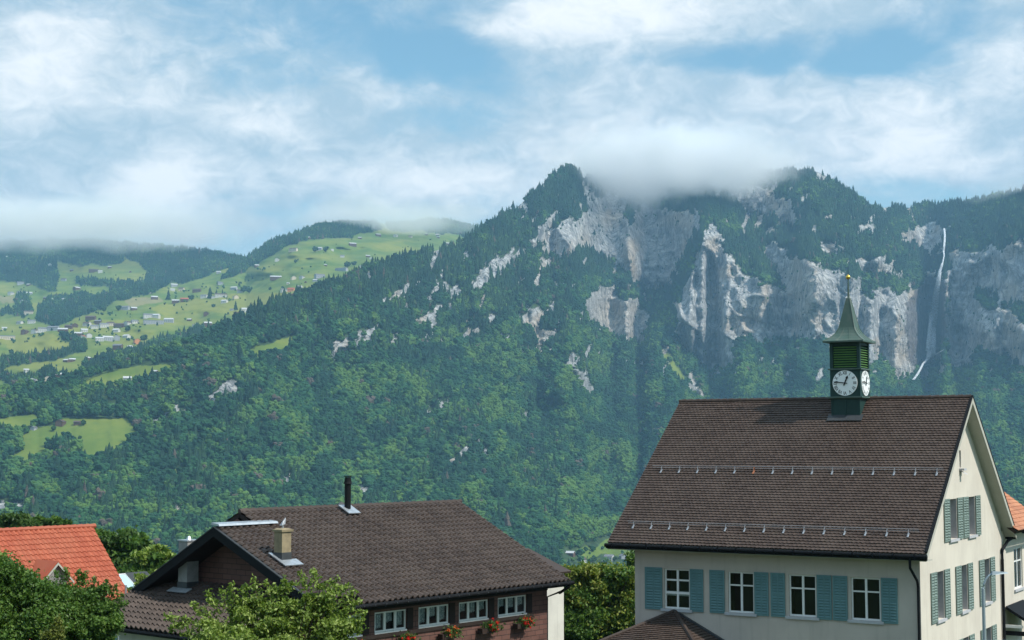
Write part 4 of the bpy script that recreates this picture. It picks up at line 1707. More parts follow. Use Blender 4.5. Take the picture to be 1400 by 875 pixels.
mb = MB()
mb.add([CRN[0], CRN[1], CRN[2], CRN[3], AP], [(0, 1, 4), (1, 2, 4), (2, 3, 4), (0, 3, 2, 1)])
porch = mb.build('porch_roof', M['tile_brown'], school, attrs={'rnd': np.zeros(5)})
tri_slope('porch_tiles', CRN[1], CRN[2], AP, M['tile_brown'], porch, 26, 0.185, 11)
tri_slope('porch_tiles', CRN[0], CRN[1], AP, M['tile_brown'], porch, 20, 0.185, 12)
tri_slope('porch_tiles', CRN[2], CRN[3], AP, M['tile_brown'], porch, 20, 0.185, 13)
mb = MB()
for c in (CRN[1], CRN[2]):
    a = Vector(AP)
    b = Vector(c)
    nn = 16
    for k in range(nn):
        p = a.lerp(b, k / nn) + Vector((0, 0, 0.04))
        q = a.lerp(b, (k + 1.08) / nn) + Vector((0, 0, 0.025))
        mb.tube([p, q], 0.085, 7, 0.10)
mb.build('hip_tiles', M['tile_brown'], porch)
mb = MB()
a, b = Vector(AP), Vector(CRN[3])
mb.hexa([a + Vector((0, -0.14, -0.02)), a + Vector((0, 0.0, -0.02)), b + Vector((0.1, 0.0, -0.02)), b + Vector((0.1, -0.14, -0.02))],
        [a + Vector((0, -0.14, 0.10)), a + Vector((0, 0.0, 0.10)), b + Vector((0.1, 0.0, 0.10)), b + Vector((0.1, -0.14, 0.10))])
mb.build('wall_flashing', M['lead'], porch)
mb = MB()
mb.box(AP[0] - pw + 0.5, AP[0] + pw - 0.5, -pd + 0.5, -0.01, 0, AP[2] - ph)
mb.build('porch_wall', M['plaster_shade_tone'], school)

# ================================================================== NEIGHBOUR ON THE RIGHT
nb = empty("neighbour_house", (16.035, 60.0, 0), math.radians(-30.797))
tag(nb, "cream house with old orange roof adjoining the schoolhouse at the right edge", "house")
mb = MB()
wall_mesh(mb, gable, [(SW + 0.03, -0.5), (19.8, -0.5), (19.8, 7.9), (SW + 0.03, 7.9)], [rect(16.15, 17.95, 4.98, 6.95)], 0.2, 1)
mb.add([(0, 19.8, -0.5), (-9, 19.8, -0.5), (-9, 19.8, 7.9), (0, 19.8, 7.9)], [(0, 1, 2, 3)])
mb.add([(-9, 19.8, -0.5), (-9, SW + 0.1, -0.5), (-9, SW + 0.1, 7.9), (-9, 19.8, 7.9)], [(0, 1, 2, 3)])
mb.build('wall', M['plaster_cream'], nb)
window(nb, gable, 16.15, 17.95, 4.98, 6.95, 0.12, [(0.5, 0.10)], [(0.67, 0.06)])
mb = MB()
e = 0.7
yE = 19.6
q = [(e, SW + 0.10, 7.92), (e, 20.25, 7.92), (-4.5, 20.25, 11.9), (-4.5, SW + 0.1, 11.9)]
mb.slab(q, -0.15)
mb.slab([(-9.7, 20.25, 7.92), (-9.7, SW + 0.1, 7.92), (-4.5, SW + 0.1, 11.9), (-4.5, 20.25, 11.9)], -0.15)
mb.build('roof_boards', M['darkwood'], nb)
ln = math.hypot(5.2, 3.98)
tiled('roof', M['tile_old'], nb, (e + 0.05, SW + 0.1, 7.93), (0, 1, 0), (-5.2, 0, 3.98), 26, ln / 26, lambda s: 0, lambda s: 6.55, 0.22, 0.04, 0.02, 0.0, 3, 21, pan=True)
mb = MB()
mb.tube([(e + 0.12, SW + 0.95, 7.86), (e + 0.12, 20.25, 7.86)], 0.09, 8)
mb.build('gutter', M['gutter'], nb)
# small dark tiled canopy over the doorway
cn = MB()
cn.slab([(0.02, 13.9, 4.30), (1.5, 13.9, 3.35), (1.5, 17.5, 3.35), (0.02, 17.5, 4.30)], 0.12)
cn.tube([(1.55, 13.8, 3.32), (1.55, 17.6, 3.32)], 0.07, 8)
cn.box(0.02, 1.45, 13.95, 14.05, 3.05, 3.25)
can = cn.build('door_canopy', M['gutter'], nb)
cn = MB()
cn.box(0.05, 0.85, 13.78, 13.88, 3.42, 3.55)
cn.box(0.95, 1.05, 13.8, 13.88, 3.05, 3.75)
cn.build('canopy_bracket', M['white'], can)

# street lamp in front of the gable
LY = 50.0
lx = pxdir(1345, 840)[0] * LY
lamp = empty("street_lamp", (lx, LY, 0))
tag(lamp, "slender grey street lamp with curved arm in front of the cream gable", "street lamp")
zt_ = lambda px, py: EYE + pxdir(px, py)[1] * LY
xt_ = lambda px, py: pxdir(px, py)[0] * LY - lx
mb = MB()
mb.tube([(0, 0, -0.4), (0, 0, 3.0), (0, 0, zt_(1345, 805))], 0.075, 10, 0.05)
mb.build('pole', M['steel_lamp'], lamp)
mb = MB()
z0 = zt_(1345, 805)
mb.tube([(0, 0, z0), (0.03, 0, z0 + 0.14), (0.10, 0, z0 + 0.30), (0.20, 0, z0 + 0.42), (0.34, 0, z0 + 0.50)], 0.035, 8)
mb.build('arm', M['steel_lamp'], lamp)
mb = MB()
z1 = z0 + 0.50
lo = [(0.28, -0.09, z1 - 0.05), (0.84, -0.06, z1 + 0.005), (0.84, 0.06, z1 + 0.005), (0.28, 0.09, z1 - 0.05)]
hi = [(0.30, -0.06, z1 + 0.07), (0.78, -0.03, z1 + 0.045), (0.78, 0.03, z1 + 0.045), (0.30, 0.06, z1 + 0.07)]
mb.hexa(lo, hi)
mb.build('lamp_head', M['steel_lamp'], lamp)

# pale blue canopy whose top edge shows along the bottom right
px_ = pxdir(1330, 872.5)
cano = empty("canopy", (pxdir(1365, 873)[0] * 46, 46, 0))
tag(cano, "pale blue flat canopy just showing along the bottom edge below the gable", "canopy")
zc = EYE + pxdir(1365, 874.3)[1] * 46 - 0.15
mb = MB()
mb.box(-0.75, 1.6, -1.2, 1.0, zc - 0.12, zc + 0.0)
mb.build('canopy_sheet', M['paleblue'], cano)
for sx in (-0.6, 1.4):
    mb = MB()
    mb.tube([(sx, -0.9, -0.4), (sx, -0.9, zc - 0.14)], 0.05, 8)
    mb.build('post', M['steel_lamp'], cano)

# ================================================================== BROWN CHALET
BA = math.atan2(.763, .646)
chalet = empty("chalet", (1.528, 66.6, 0), BA)
tag(chalet, "brown shingled chalet with dark pantile roof and flower boxes under its windows", "house")
CE, CR, CY = 6.10, 9.30, 5.55          # eave height, ridge height, ridge line (local y)
CX0, CX1 = -12.6, 0.41
cs = (CR - CE) / (CY + 0.9)
EX0, EXA, EZA, EY = -14.65, -12.6, 8.76, 4.54
# walls
CW = [(-10.50, -8.79), (-8.07, -6.34), (-5.70, -3.92), (-3.28, -1.44)]
cz0, cz1 = 4.80, 5.56
mb = MB()
wall_mesh(mb, front, [(-12.7, -0.5), (0, -0.5), (0, 6.3), (-12.7, 6.3)],
          [rect(a, b, cz0, cz1) for a, b in CW] + [rect(-12.4, -11.2, cz0, cz1), rect(-2.4, -0.6, 2.2, 3.35)], 0.10, 1)
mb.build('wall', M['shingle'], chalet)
mb = MB()
zr = lambda y: CE + cs * min(y + 0.9, 2 * CY + 0.9 - y) - 0.25
mb.add([(0, 0, -0.5), (0, 11.1, -0.5), (0, 11.1, zr(11.1)), (0, CY, zr(CY)), (0, 0, zr(0))], [(0, 1, 2, 3, 4)])
mb.add([(0, 11.1, -0.5), (-12.7, 11.1, -0.5), (-12.7, 11.1, 6.3), (0, 11.1, 6.3)], [(0, 1, 2, 3)])
mb.build('rear_wall', M['plaster_white'], chalet)
mb = MB()
mb.add([(-12.7, 11.1, -0.5), (-12.7, 0, -0.5), (-12.7, 0, zr(0)), (-12.7, CY, zr(CY)), (-12.7, 11.1, zr(11.1))], [(0, 1, 2, 3, 4)])
xg = -13.45
ez = lambda y: EZA - (0.44 * (EY - y) if y < EY else 0.53 * (y - EY)) - 0.22
mb.add([(xg, 9.4, -0.5), (xg, 0.0, -0.5), (xg, 0.0, ez(0)), (xg, EY, ez(EY)), (xg, 9.4, ez(9.4))], [(0, 1, 2, 3, 4)])
mb.add([(xg, 0.0, -0.5), (-12.7, 0, -0.5), (-12.7, 0, 6.2), (xg, 0, 6.2)], [(0, 1, 2, 3)])
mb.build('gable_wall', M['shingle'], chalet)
# windows with curtains and dark shutter boards
lace = lambda a, b: [(a + 0.05, a + (b - a) * 0.30, cz0 + 0.10, cz1 - 0.05), (a + (b - a) * 0.36, a + (b - a) * 0.64, cz0 + 0.30, cz1 - 0.05),
                     (a + (b - a) * 0.70, b - 0.05, cz0 + 0.12, cz1 - 0.05)]
lace2 = lambda a, b: [(a + 0.05, a + (b - a) * 0.30, cz0 + 0.34, cz1 - 0.05), (a + (b - a) * 0.36, a + (b - a) * 0.64, cz0 + 0.26, cz1 - 0.05),
                      (a + (b - a) * 0.70, b - 0.05, cz0 + 0.32, cz1 - 0.05)]
for i, (a, b) in enumerate(CW):
    window(chalet, front, a, b, cz0, cz1, 0.08, [(0.33, 0.12), (0.67, 0.12)], [], sill=False, curtain=(lace if i < 2 else lace2)(a, b), fw=0.055)
window(chalet, front, -12.4, -11.2, cz0, cz1, 0.08, [(0.5, 0.12)], [], sill=False, curtain=[(-12.3, -11.9, cz0 + 0.1, cz1), (-11.75, -11.3, cz0 + 0.1, cz1)], fw=0.055)
window(chalet, front, -2.4, -0.6, 2.2, 3.35, 0.08, [(0.33, 0.12), (0.67, 0.12)], [], sill=True, fw=0.055, sill_mat='darkwood')
for a, b in CW + [(-12.4, -11.2)]:
    mb = MB()
    mb.box(b + 0.03, b + 0.36, -0.05, -0.004, cz0 - 0.02, cz1 + 0.03)
    mb.build('shutter', M['darkwood'], chalet)
    mb = MB()
    mb.box(a - 0.02, b + 0.02, -0.045, 0.02, cz0 - 0.06, cz0 - 0.002)
    mb.build('window_sill', M['white'], chalet)
mb = MB()
mb.box(-12.65, -1.0, -0.07, -0.003, cz0 - 0.21, cz0 - 0.065)
mb.build('sill_board', M['darkwood'], chalet)
mb = MB()
mb.box(-12.68, -0.01, -0.05, -0.003, 5.66, 6.25)
mb.build('eaves_board', M['darkwood'], chalet)
# main roof
mb = MB()
mb.slab([(CX0, -0.9, CE - 0.03), (CX1, -0.9, CE - 0.03), (CX1, CY, CR - 0.03), (CX0, CY, CR - 0.03)], -0.16)
mb.slab([(CX1, 2 * CY + 0.9, CE - 0.03), (CX0, 2 * CY + 0.9, CE - 0.03), (CX0, CY, CR - 0.03), (CX1, CY, CR - 0.03)], -0.16)
mb.build('roof_boards', M['darkwood'], chalet)
crun = math.hypot(CY + 0.9, CR - CE)
cn_ = 20
tiled('roof', M['tile_chalet'], chalet, (0, -0.97, CE - 0.05), (1, 0, 0), (0, CY + 0.9, CR - CE), cn_, crun / cn_ + 0.002,
      lambda s: CX0, lambda s: CX1, 0.30, 0.065, 0.060, 0, 6, 31, pan=True)
tiled('rear_roof', M['tile_chalet'], chalet, (0, 2 * CY + 0.97, CE - 0.05), (-1, 0, 0), (0, -(CY + 0.9), CR - CE), cn_, crun / cn_,
      lambda s: -CX1, lambda s: -CX0, 0.5, 0.035, 0.030, 0, 3, 32, pan=True)
mb = MB()
x = CX0
while x < CX1 - 0.2:
    mb.tube([(x, CY, CR + 0.02), (x + 0.40, CY, CR + 0.045)], 0.10, 8, 0.115)
    x += 0.385
mb.build('ridge_tiles', M['tile_chalet'], chalet)
# lower gable extension on the left
mb = MB()
zl_ = EZA - 0.44 * (EY + 0.9)
zb_ = EZA - 0.53 * (9.62 - EY)
mb.slab([(EX0, -0.9, zl_), (EXA + 0.4, -0.9, zl_), (EXA + 0.4, EY, EZA), (EX0, EY, EZA)], -0.22)
mb.slab([(EXA + 0.4, 9.62, zb_), (EX0, 9.62, zb_), (EX0, EY, EZA), (EXA + 0.4, EY, EZA)], -0.22)
mb.build('side_roof_boards', M['darkwood'], chalet)
er = math.hypot(EY + 0.9, EZA - zl_)
tiled('side_roof', M['tile_chalet'], chalet, (0, -0.97, zl_ + 0.00), (1, 0, 0), (0, EY + 0.9, EZA - zl_), 18, er / 18 + 0.002,
      lambda s: EX0 + 0.05, lambda s: EXA + 0.45 + s * 0.0, 0.30, 0.065, 0.060, 0, 6, 33, pan=True)
er2 = math.hypot(9.62 - EY, EZA - zb_)
tiled('side_roof_rear', M['tile_chalet'], chalet, (0, 9.68, zb_ + 0.0), (-1, 0, 0), (0, -(9.62 - EY), EZA - zb_), 18, er2 / 18,
      lambda s: -EXA - 0.4, lambda s: -EX0, 0.3, 0.035, 0.030, 0, 3, 34, pan=True)
mb = MB()
for (y0, z0, y1, z1) in ((-0.95, zl_, EY, EZA), (9.68, zb_, EY, EZA)):
    mb.hexa([(EX0 - 0.04, y0, z0 - 0.30), (EX0 + 0.0, y0, z0 - 0.30), (EX0 + 0.0, y1, z1 - 0.30), (EX0 - 0.04, y1, z1 - 0.30)],
            [(EX0 - 0.04, y0, z0 + 0.05), (EX0 + 0.0, y0, z0 + 0.05), (EX0 + 0.0, y1, z1 + 0.05), (EX0 - 0.04, y1, z1 + 0.05)])
mb.build('bargeboard', M['gutter'], chalet)
mb = MB()
for (y0, z0, y1, z1) in ((-0.95, zl_, EY, EZA), (9.68, zb_, EY, EZA)):
    mb.hexa([(EX0 - 0.06, y0, z0 + 0.052), (EX0 + 0.08, y0, z0 + 0.052), (EX0 + 0.08, y1, z1 + 0.052), (EX0 - 0.06, y1, z1 + 0.052)],
            [(EX0 - 0.06, y0, z0 + 0.09), (EX0 + 0.08, y0, z0 + 0.09), (EX0 + 0.08, y1, z1 + 0.09), (EX0 - 0.06, y1, z1 + 0.09)])
mb.build('verge_strip', M['lead'], chalet)
mb = MB()
mb.hexa([(EX0, EY - 0.30, EZA + 0.11), (-11.7, EY - 0.30, EZA + 0.11), (-11.7, EY + 0.22, EZA + 0.15), (EX0, EY + 0.22, EZA + 0.15)],
        [(EX0, EY - 0.24, EZA + 0.19), (-11.7, EY - 0.24, EZA + 0.19), (-11.7, EY + 0.18, EZA + 0.23), (EX0, EY + 0.18, EZA + 0.23)])
mb.build('ridge_flashing', M['zinc'], chalet)
# gutter with brackets, corner bracket
mb = MB()
mb.tube([(CX0, -1.05, CE - 0.10), (CX1 + 0.1, -1.05, CE - 0.10)], 0.085, 10)
mb.box(CX0, CX1, -0.97, -0.88, CE - 0.24, CE - 0.06)
gut = mb.build('gutter', M['gutter'], chalet)
for k in range(22):
    xx = CX0 + 0.45 + k * 0.58
    mb = MB()
    mb.tube([(xx, -1.15, CE - 0.10), (xx, -1.02, CE - 0.0)], 0.012, 5)
    mb.tube([(xx, -1.145, CE - 0.11), (xx, -1.06, CE - 0.19)], 0.012, 5)
    mb.build('gutter_bracket', M['lead'], gut)
mb = MB()
mb.tube([(0.30, -1.0, CE - 0.16), (0.20, -0.7, CE - 0.45), (0.06, 0.05, CE - 0.75), (0.06, 0.05, 0)], 0.05, 8)
mb.build('downpipe', M['gutter'], chalet)
for yy in (0.5, 5.4):
    mb = MB()
    mb.hexa([(0.0, yy, CE - 0.6), (0.10, yy, CE - 0.6), (0.10, yy + 0.14, CE - 0.6), (0.0, yy + 0.14, CE - 0.6)],
            [(0.30, yy, CE + cs * (yy + 0.9) - 0.2), (0.42, yy, CE + cs * (yy + 0.9) - 0.2), (0.42, yy + 0.14, CE + cs * (yy + 0.9) - 0.2), (0.30, yy + 0.14, CE + cs * (yy + 0.9) - 0.2)])
    mb.build('roof_brace', M['darkwood'], chalet)
mb = MB()
mb.hexa([(0.12, -0.55, CE - 0.60), (0.26, -0.55, CE - 0.60), (0.26, -0.55, CE - 0.50), (0.12, -0.55, CE - 0.50)],
        [(0.26, -0.98, CE - 0.30), (0.40, -0.98, CE - 0.30), (0.40, -0.98, CE - 0.20), (0.26, -0.98, CE - 0.20)])
mb.build('roof_brace', M['darkwood'], chalet)


def zmain(y):
    return CE + cs * (y + 0.9)


# black flue
fx_, fy_ = -7.12, 5.10
mb = MB()
zf = zmain(fy_)
mb.tube([(fx_, fy_, zf - 0.1), (fx_, fy_, zf + 1.24)], 0.135, 14)
mb.tube([(fx_, fy_, zf + 1.24), (fx_, fy_, zf + 1.32), (fx_, fy_, zf + 1.52)], 0.19, 14, 0.12)
mb.tube([(fx_, fy_, zf + 1.54), (fx_, fy_, zf + 1.58)], 0.16, 14)
flue = mb.build('flue_pipe', M['gutter'], chalet)
mb = MB()
mb.slab([(fx_ - 0.32, fy_ - 0.42, zmain(fy_ - 0.42) + 0.20), (fx_ + 0.36, fy_ - 0.42, zmain(fy_ - 0.42) + 0.20),
         (fx_ + 0.36, fy_ + 0.25, zmain(fy_ + 0.25) + 0.20), (fx_ - 0.32, fy_ + 0.25, zmain(fy_ + 0.25) + 0.20)], 0.04)
mb.build('flashing', M['zinc'], flue)
# tan chimney with lead base and cowl
cx_, cy_ = -13.62, 1.78
zc_ = EZA - 0.44 * (EY - cy_)
mb = MB()
mb.box(cx_ - 0.225, cx_ + 0.225, cy_ - 0.225, cy_ + 0.225, zc_ + 0.40, zc_ + 1.17)
ch1 = mb.build('chimney', M['chimney_tan'], chalet)
mb = MB()
mb.frustum(cx_, cy_, zc_ - 0.5, zc_ + 0.40, 0.25, 0.24)
mb.build('lead_base', M['lead'], ch1)
mb = MB()
mb.frustum(cx_, cy_, zc_ + 1.17, zc_ + 1.25, 0.28, 0.29)
mb.frustum(cx_, cy_, zc_ + 1.251, zc_ + 1.30, 0.25, 0.15)
mb.build('chimney_cap', M['chimney_tan'], ch1)
mb = MB()
mb.tube([(cx_, cy_, zc_ + 1.28), (cx_, cy_, zc_ + 1.46)], 0.035, 8)
mb.hexa([(cx_ - 0.10, cy_ - 0.07, zc_ + 1.40), (cx_ + 0.06, cy_ - 0.07, zc_ + 1.45), (cx_ + 0.06, cy_ + 0.07, zc_ + 1.45), (cx_ - 0.10, cy_ + 0.07, zc_ + 1.40)],
        [(cx_ - 0.01, cy_ - 0.02, zc_ + 1.55), (cx_ + 0.13, cy_ - 0.02, zc_ + 1.68), (cx_ + 0.13, cy_ + 0.02, zc_ + 1.68), (cx_ - 0.01, cy_ + 0.02, zc_ + 1.55)])
mb.build('cowl', M['galv'], ch1)
mb = MB()
y0, y1 = cy_ - 0.62, cy_ - 0.2
zz = lambda y: EZA - 0.44 * (EY - y) + 0.20
mb.slab([(cx_ - 0.40, y0, zz(y0)), (cx_ + 0.5, y0, zz(y0)), (cx_ + 0.5, y1, zz(y1)), (cx_ - 0.40, y1, zz(y1))], 0.035)
mb.slab([(cx_ - 0.40, y1, zz(y1)), (cx_ - 0.25, y1, zz(y1)), (cx_ - 0.25, cy_ + 0.35, zz(cy_ + 0.35)), (cx_ - 0.40, cy_ + 0.35, zz(cy_ + 0.35))], 0.035)
mb.build('flashing', M['zinc'], ch1)
# lean-to at the left with its roof
LX0, LZ0, LZ1 = -16.95, 5.02, 6.45
LY0, LY1 = 0.8, 9.75
mb = MB()
mb.slab([(LX0, LY0, LZ0), (xg, LY0, LZ1), (xg, LY1, LZ1), (LX0, LY1, LZ0)], -0.14)
mb.build('lean_to_boards', M['darkwood'], chalet)
lr = math.hypot(xg - LX0, LZ1 - LZ0)
tiled('lean_to_roof', M['tile_chalet'], chalet, (LX0 - 0.05, LY1, LZ0 + 0.01), (0, -1, 0), (xg - LX0, 0, LZ1 - LZ0), 11, lr / 11 + 0.002,
      lambda s: 0, lambda s: LY1 - LY0, 0.30, 0.065, 0.060, 0, 6, 35, pan=True)
mb = MB()
mb.tube([(LX0 - 0.10, LY0, LZ0 - 0.06), (LX0 - 0.10, LY1 + 0.1, LZ0 - 0.06)], 0.08, 8)
mb.tube([(LX0 - 0.06, LY1 - 0.2, LZ0 - 0.12), (LX0 + 0.1, LY1 - 0.45, LZ0 - 0.42), (LX0 + 0.55, LY1 - 0.7, LZ0 - 0.55), (LX0 + 0.57, LY1 - 0.7, 0)], 0.045, 8)
mb.build('lean_to_gutter', M['gutter'], chalet)
mb = MB()
mb.box(LX0 + 0.65, xg - 0.01, LY0 + 0.3, LY1 - 0.65, -0.5, LZ0 + 0.1)
mb.build('lean_to_wall', M['plaster_white'], chalet)
# tall grey chimney rising from the lean-to through the eaves
c2x, c2y = -13.98, 6.95
mb = MB()
hz2 = 0.28
zlt = LZ0 + (c2x - LX0) / (xg - LX0) * (LZ1 - LZ0)
mb.box(c2x - hz2, c2x + hz2, c2y - hz2, c2y + hz2, zlt + 0.35, 8.17)
ch2 = mb.build('chimney', M['chimney_grey'], chalet)
ch2['label'] = "tall grey chimney passing up through the roof overhang"
mb = MB()
mb.box(c2x - hz2 - 0.02, c2x + hz2 + 0.02, c2y - hz2 - 0.02, c2y + hz2 + 0.02, zlt - 0.4, zlt + 0.35)
mb.build('lead_base', M['lead'], ch2)
mb = MB()
mb.box(c2x - hz2 - 0.04, c2x + hz2 + 0.04, c2y - hz2 - 0.04, c2y + hz2 + 0.04, 8.17, 8.22)
mb.tube([(c2x, c2y, 8.22), (c2x, c2y, 8.36)], 0.12, 10, 0.05)
mb.build('chimney_cap', M['zinc'], ch2)
mb = MB()
zt2 = lambda x: LZ0 + (x - LX0) / (xg - LX0) * (LZ1 - LZ0) + 0.20
xa, xb = c2x - hz2 - 0.30, c2x - hz2 + 0.02
mb.slab([(xa, c2y - 0.6, zt2(xa)), (xb, c2y - 0.6, zt2(xb)), (xb, c2y + 0.6, zt2(xb)), (xa, c2y + 0.6, zt2(xa))], 0.03)
mb.build('flashing', M['zinc'], ch2)

# white plastered house standing just behind the chalet's right end
wh = empty("plaster_house", (3.25, 96, -1.5), BA)
tag(wh, "white plastered house wall glimpsed between the chalet and the tree", "house")
mb = MB()
mb.add([(-6, 0, -0.5), (0, 0, -0.5), (0, 0, 5.6), (-6, 0, 5.6)], [(0, 1, 2, 3)])
mb.add([(0, 0, -0.5), (0, 6, -0.5), (0, 6, 5.6), (0, 3, 6.7), (0, 0, 5.6)], [(0, 1, 2, 3, 4)])
mb.add([(-6, 6, -0.5), (-6, 0, -0.5), (-6, 0, 5.6), (-6, 3, 6.7), (-6, 6, 5.6)], [(0, 1, 2, 3, 4)])
mb.build('wall', M['plaster_white'], wh)
mb = MB()
mb.slab([(-6.4, -0.5, 5.45), (0.1, -0.5, 5.45), (0.1, 3, 6.72), (-6.4, 3, 6.72)], 0.12)
mb.slab([(0.1, 6.5, 5.45), (-6.4, 6.5, 5.45), (-6.4, 3, 6.72), (0.1, 3, 6.72)], 0.12)
mb.build('roof', M['tile_brown'], wh, attrs={'rnd': np.zeros(16)})

# ================================================================== FLOWER BOXES
def blob_mat(name, c1, c2, rough=0.6, trans=0.25):
    m = bpy.data.materials.new(name)
    m.use_nodes = True
    T = NT(m.node_tree)
    b = m.node_tree.nodes['Principled BSDF']
    b.inputs['Roughness'].default_value = rough
    b.inputs['Specular IOR Level'].default_value = 0.25
    a = T.n('ShaderNodeAttribute', attribute_name='rnd')
    c = T.mix(a.outputs['Fac'], c1, c2)
    T.l(c, b.inputs['Base Color'])
    tl = T.n('ShaderNodeBsdfTranslucent')
    T.l(c, tl.inputs['Color'])
    mxs = T.n('ShaderNodeMixShader')
    mxs.inputs[0].default_value = trans
    T.l(b.outputs[0], mxs.inputs[1])
    T.l(tl.outputs[0], mxs.inputs[2])
    T.l(mxs.outputs[0], m.node_tree.nodes['Material Output'].inputs[0])
    return m


M['petal'] = blob_mat("red_petals", (0.62, 0.012, 0.010), (0.85, 0.06, 0.035))
M['petal_orange'] = blob_mat("orange_red_petals", (0.50, 0.05, 0.012), (0.62, 0.16, 0.03))
M['leaf_box'] = blob_mat("geranium_leaves", (0.035, 0.075, 0.018), (0.09, 0.16, 0.035))


def leaf_cloud(name, mat, parent, pts, size, seed, flat=0.0, jitter=0.4, elong=1.5):
    """small folded leaves, one at each point"""
    r = np.random.default_rng(seed)
    n = len(pts)
    s = size * r.uniform(1 - jitter, 1 + jitter, n)
    a = r.normal(size=(n, 3))
    a[:, 2] *= (1 - flat)
    a /= np.linalg.norm(a, axis=1)[:, None]
    b = np.cross(a, r.normal(size=(n, 3)))
    b /= np.linalg.norm(b, axis=1)[:, None]
    c = np.cross(a, b)
    a = a * (s * elong * 0.5)[:, None]
    b = b * (s * 0.5)[:, None]
    c = c * (s * 0.16)[:, None]
    V = np.stack([pts - a, pts + b * 0.9 + c, pts + a, pts - b * 0.9 + c], 1).reshape(-1, 3)
    i = np.arange(n)[:, None] * 4
    Fc = np.concatenate([i + np.array([[0, 1, 2]]), i + np.array([[0, 2, 3]])])
    rnd = np.repeat(r.random(n), 4)
    return np_mesh(name, V, Fc, mat, parent, attrs={'rnd': rnd})


cB, sB = math.cos(BA), math.sin(BA)


def chalet_w(x, y, z):
    return (1.528 + x * cB - y * sB, 66.6 + x * sB + y * cB, z)


FB = [(-11.95, "red geraniums in the flower box half hidden by the front tree, leftmost on the chalet", 'petal', 0.42),
      (-9.10, "red geraniums in the dark box under the second window of the chalet", 'petal', 0.44),
      (-6.55, "flower box with mostly green foliage and orange blooms under the middle chalet window", 'petal_orange', 0.50),
      (-4.15, "red and orange geraniums spilling from the box under the third lace curtained window", 'petal', 0.50),
      (-1.95, "bright red geraniums in the box under the chalet's rightmost window", 'petal', 0.46)]
for i, (x, lab, pet, w) in enumerate(FB):
    o = empty("flower_box", chalet_w(x, -0.22, 4.30), BA)
    tag(o, lab, "flower box", "flower boxes under the chalet windows")
    mb = MB()
    mb.box(-w, w * 0.9, -0.13, 0.14, -0.08, 0.13)
    mb.build('planter', M['box'], o)
    r = np.random.default_rng(40 + i)
    n = 420
    p = r.normal(size=(n, 3)) * np.array([w * 0.42, 0.13, 0.10]) + np.array([w * 0.25, -0.08, 0.18])
    leaf_cloud('foliage', M['leaf_box'], o, p, 0.075, 50 + i)
    n = 260 if pet == 'petal' else 150
    cc = r.normal(size=(16, 3)) * np.array([w * 0.40, 0.10, 0.09]) + np.array([w * 0.32, -0.17, 0.20])
    p = cc[r.integers(0, 16, n)] + r.normal(size=(n, 3)) * 0.035
    leaf_cloud('blossoms', M[pet], o, p, 0.06, 60 + i, elong=1.0)

# ================================================================== ORANGE ROOFED HOUSE (left edge)
RYD = 82.0
dx_, dz_ = pxdir(123, 721)
red = empty("orange_roofed_house", (dx_ * RYD, RYD, 0), BA)
tag(red, "house with bright orange pantile roof and small dormer behind the bushes at left", "house")
RZR = EYE + dz_ * RYD
RE = 7.5
RH = 5.2          # height from eave to ridge
RT = RH / 1.0
mb = MB()
mb.add([(0, RT, -3), (0, -RT, -3), (0, -RT, RZR - RH), (0, 0, RZR), (0, RT, RZR - RH)], [(0, 1, 2, 3, 4)])
mb.add([(0, -RT + 0.5, -3), (-14, -RT + 0.5, -3), (-14, -RT + 0.5, RZR - RH + 0.3), (0, -RT + 0.5, RZR - RH + 0.3)], [(0, 1, 2, 3)])
mb.add([(0, RT - 0.5, -3), (-14, RT - 0.5, -3), (-14, RT - 0.5, RZR - RH + 0.3), (0, RT - 0.5, RZR - RH + 0.3)], [(3, 2, 1, 0)])
for v_i, v in enumerate(mb.v):
    mb.v[v_i] = (v[0] - 0.5, v[1], v[2] - 0.12)
mb.build('wall', M['plaster_cream'], red)
mb = MB()
mb.slab([(-14.5, -RT, RZR - RH), (0.1, -RT, RZR - RH), (0.1, 0, RZR), (-14.5, 0, RZR)], -0.18)
mb.slab([(0.1, RT, RZR - RH), (-14.5, RT, RZR - RH), (-14.5, 0, RZR), (0.1, 0, RZR)], -0.18)
mb.build('roof_boards', M['darkwood'], red)
rl = math.hypot(RT, RH)
nr_ = int(rl / 0.335)
tiled('roof', M['tile_red'], red, (0, -RT, RZR - RH + 0.01), (1, 0, 0), (0, RT, RH), nr_, rl / nr_, lambda s: -14.5, lambda s: 0.15, 0.29, 0.05, 0.045, 0, 6, 71, pan=True)
tiled('rear_roof', M['tile_red'], red, (0, RT, RZR - RH + 0.01), (-1, 0, 0), (0, -RT, RH), nr_, rl / nr_, lambda s: -0.15, lambda s: 14.5, 0.6, 0.05, 0.04, 0, 3, 72, pan=True)
mb = MB()
x = -14.5
while x < 0:
    mb.tube([(x, 0, RZR + 0.05), (x + 0.42, 0, RZR + 0.07)], 0.12, 8, 0.135)
    x += 0.40
mb.build('ridge_tiles', M['tile_red'], red)
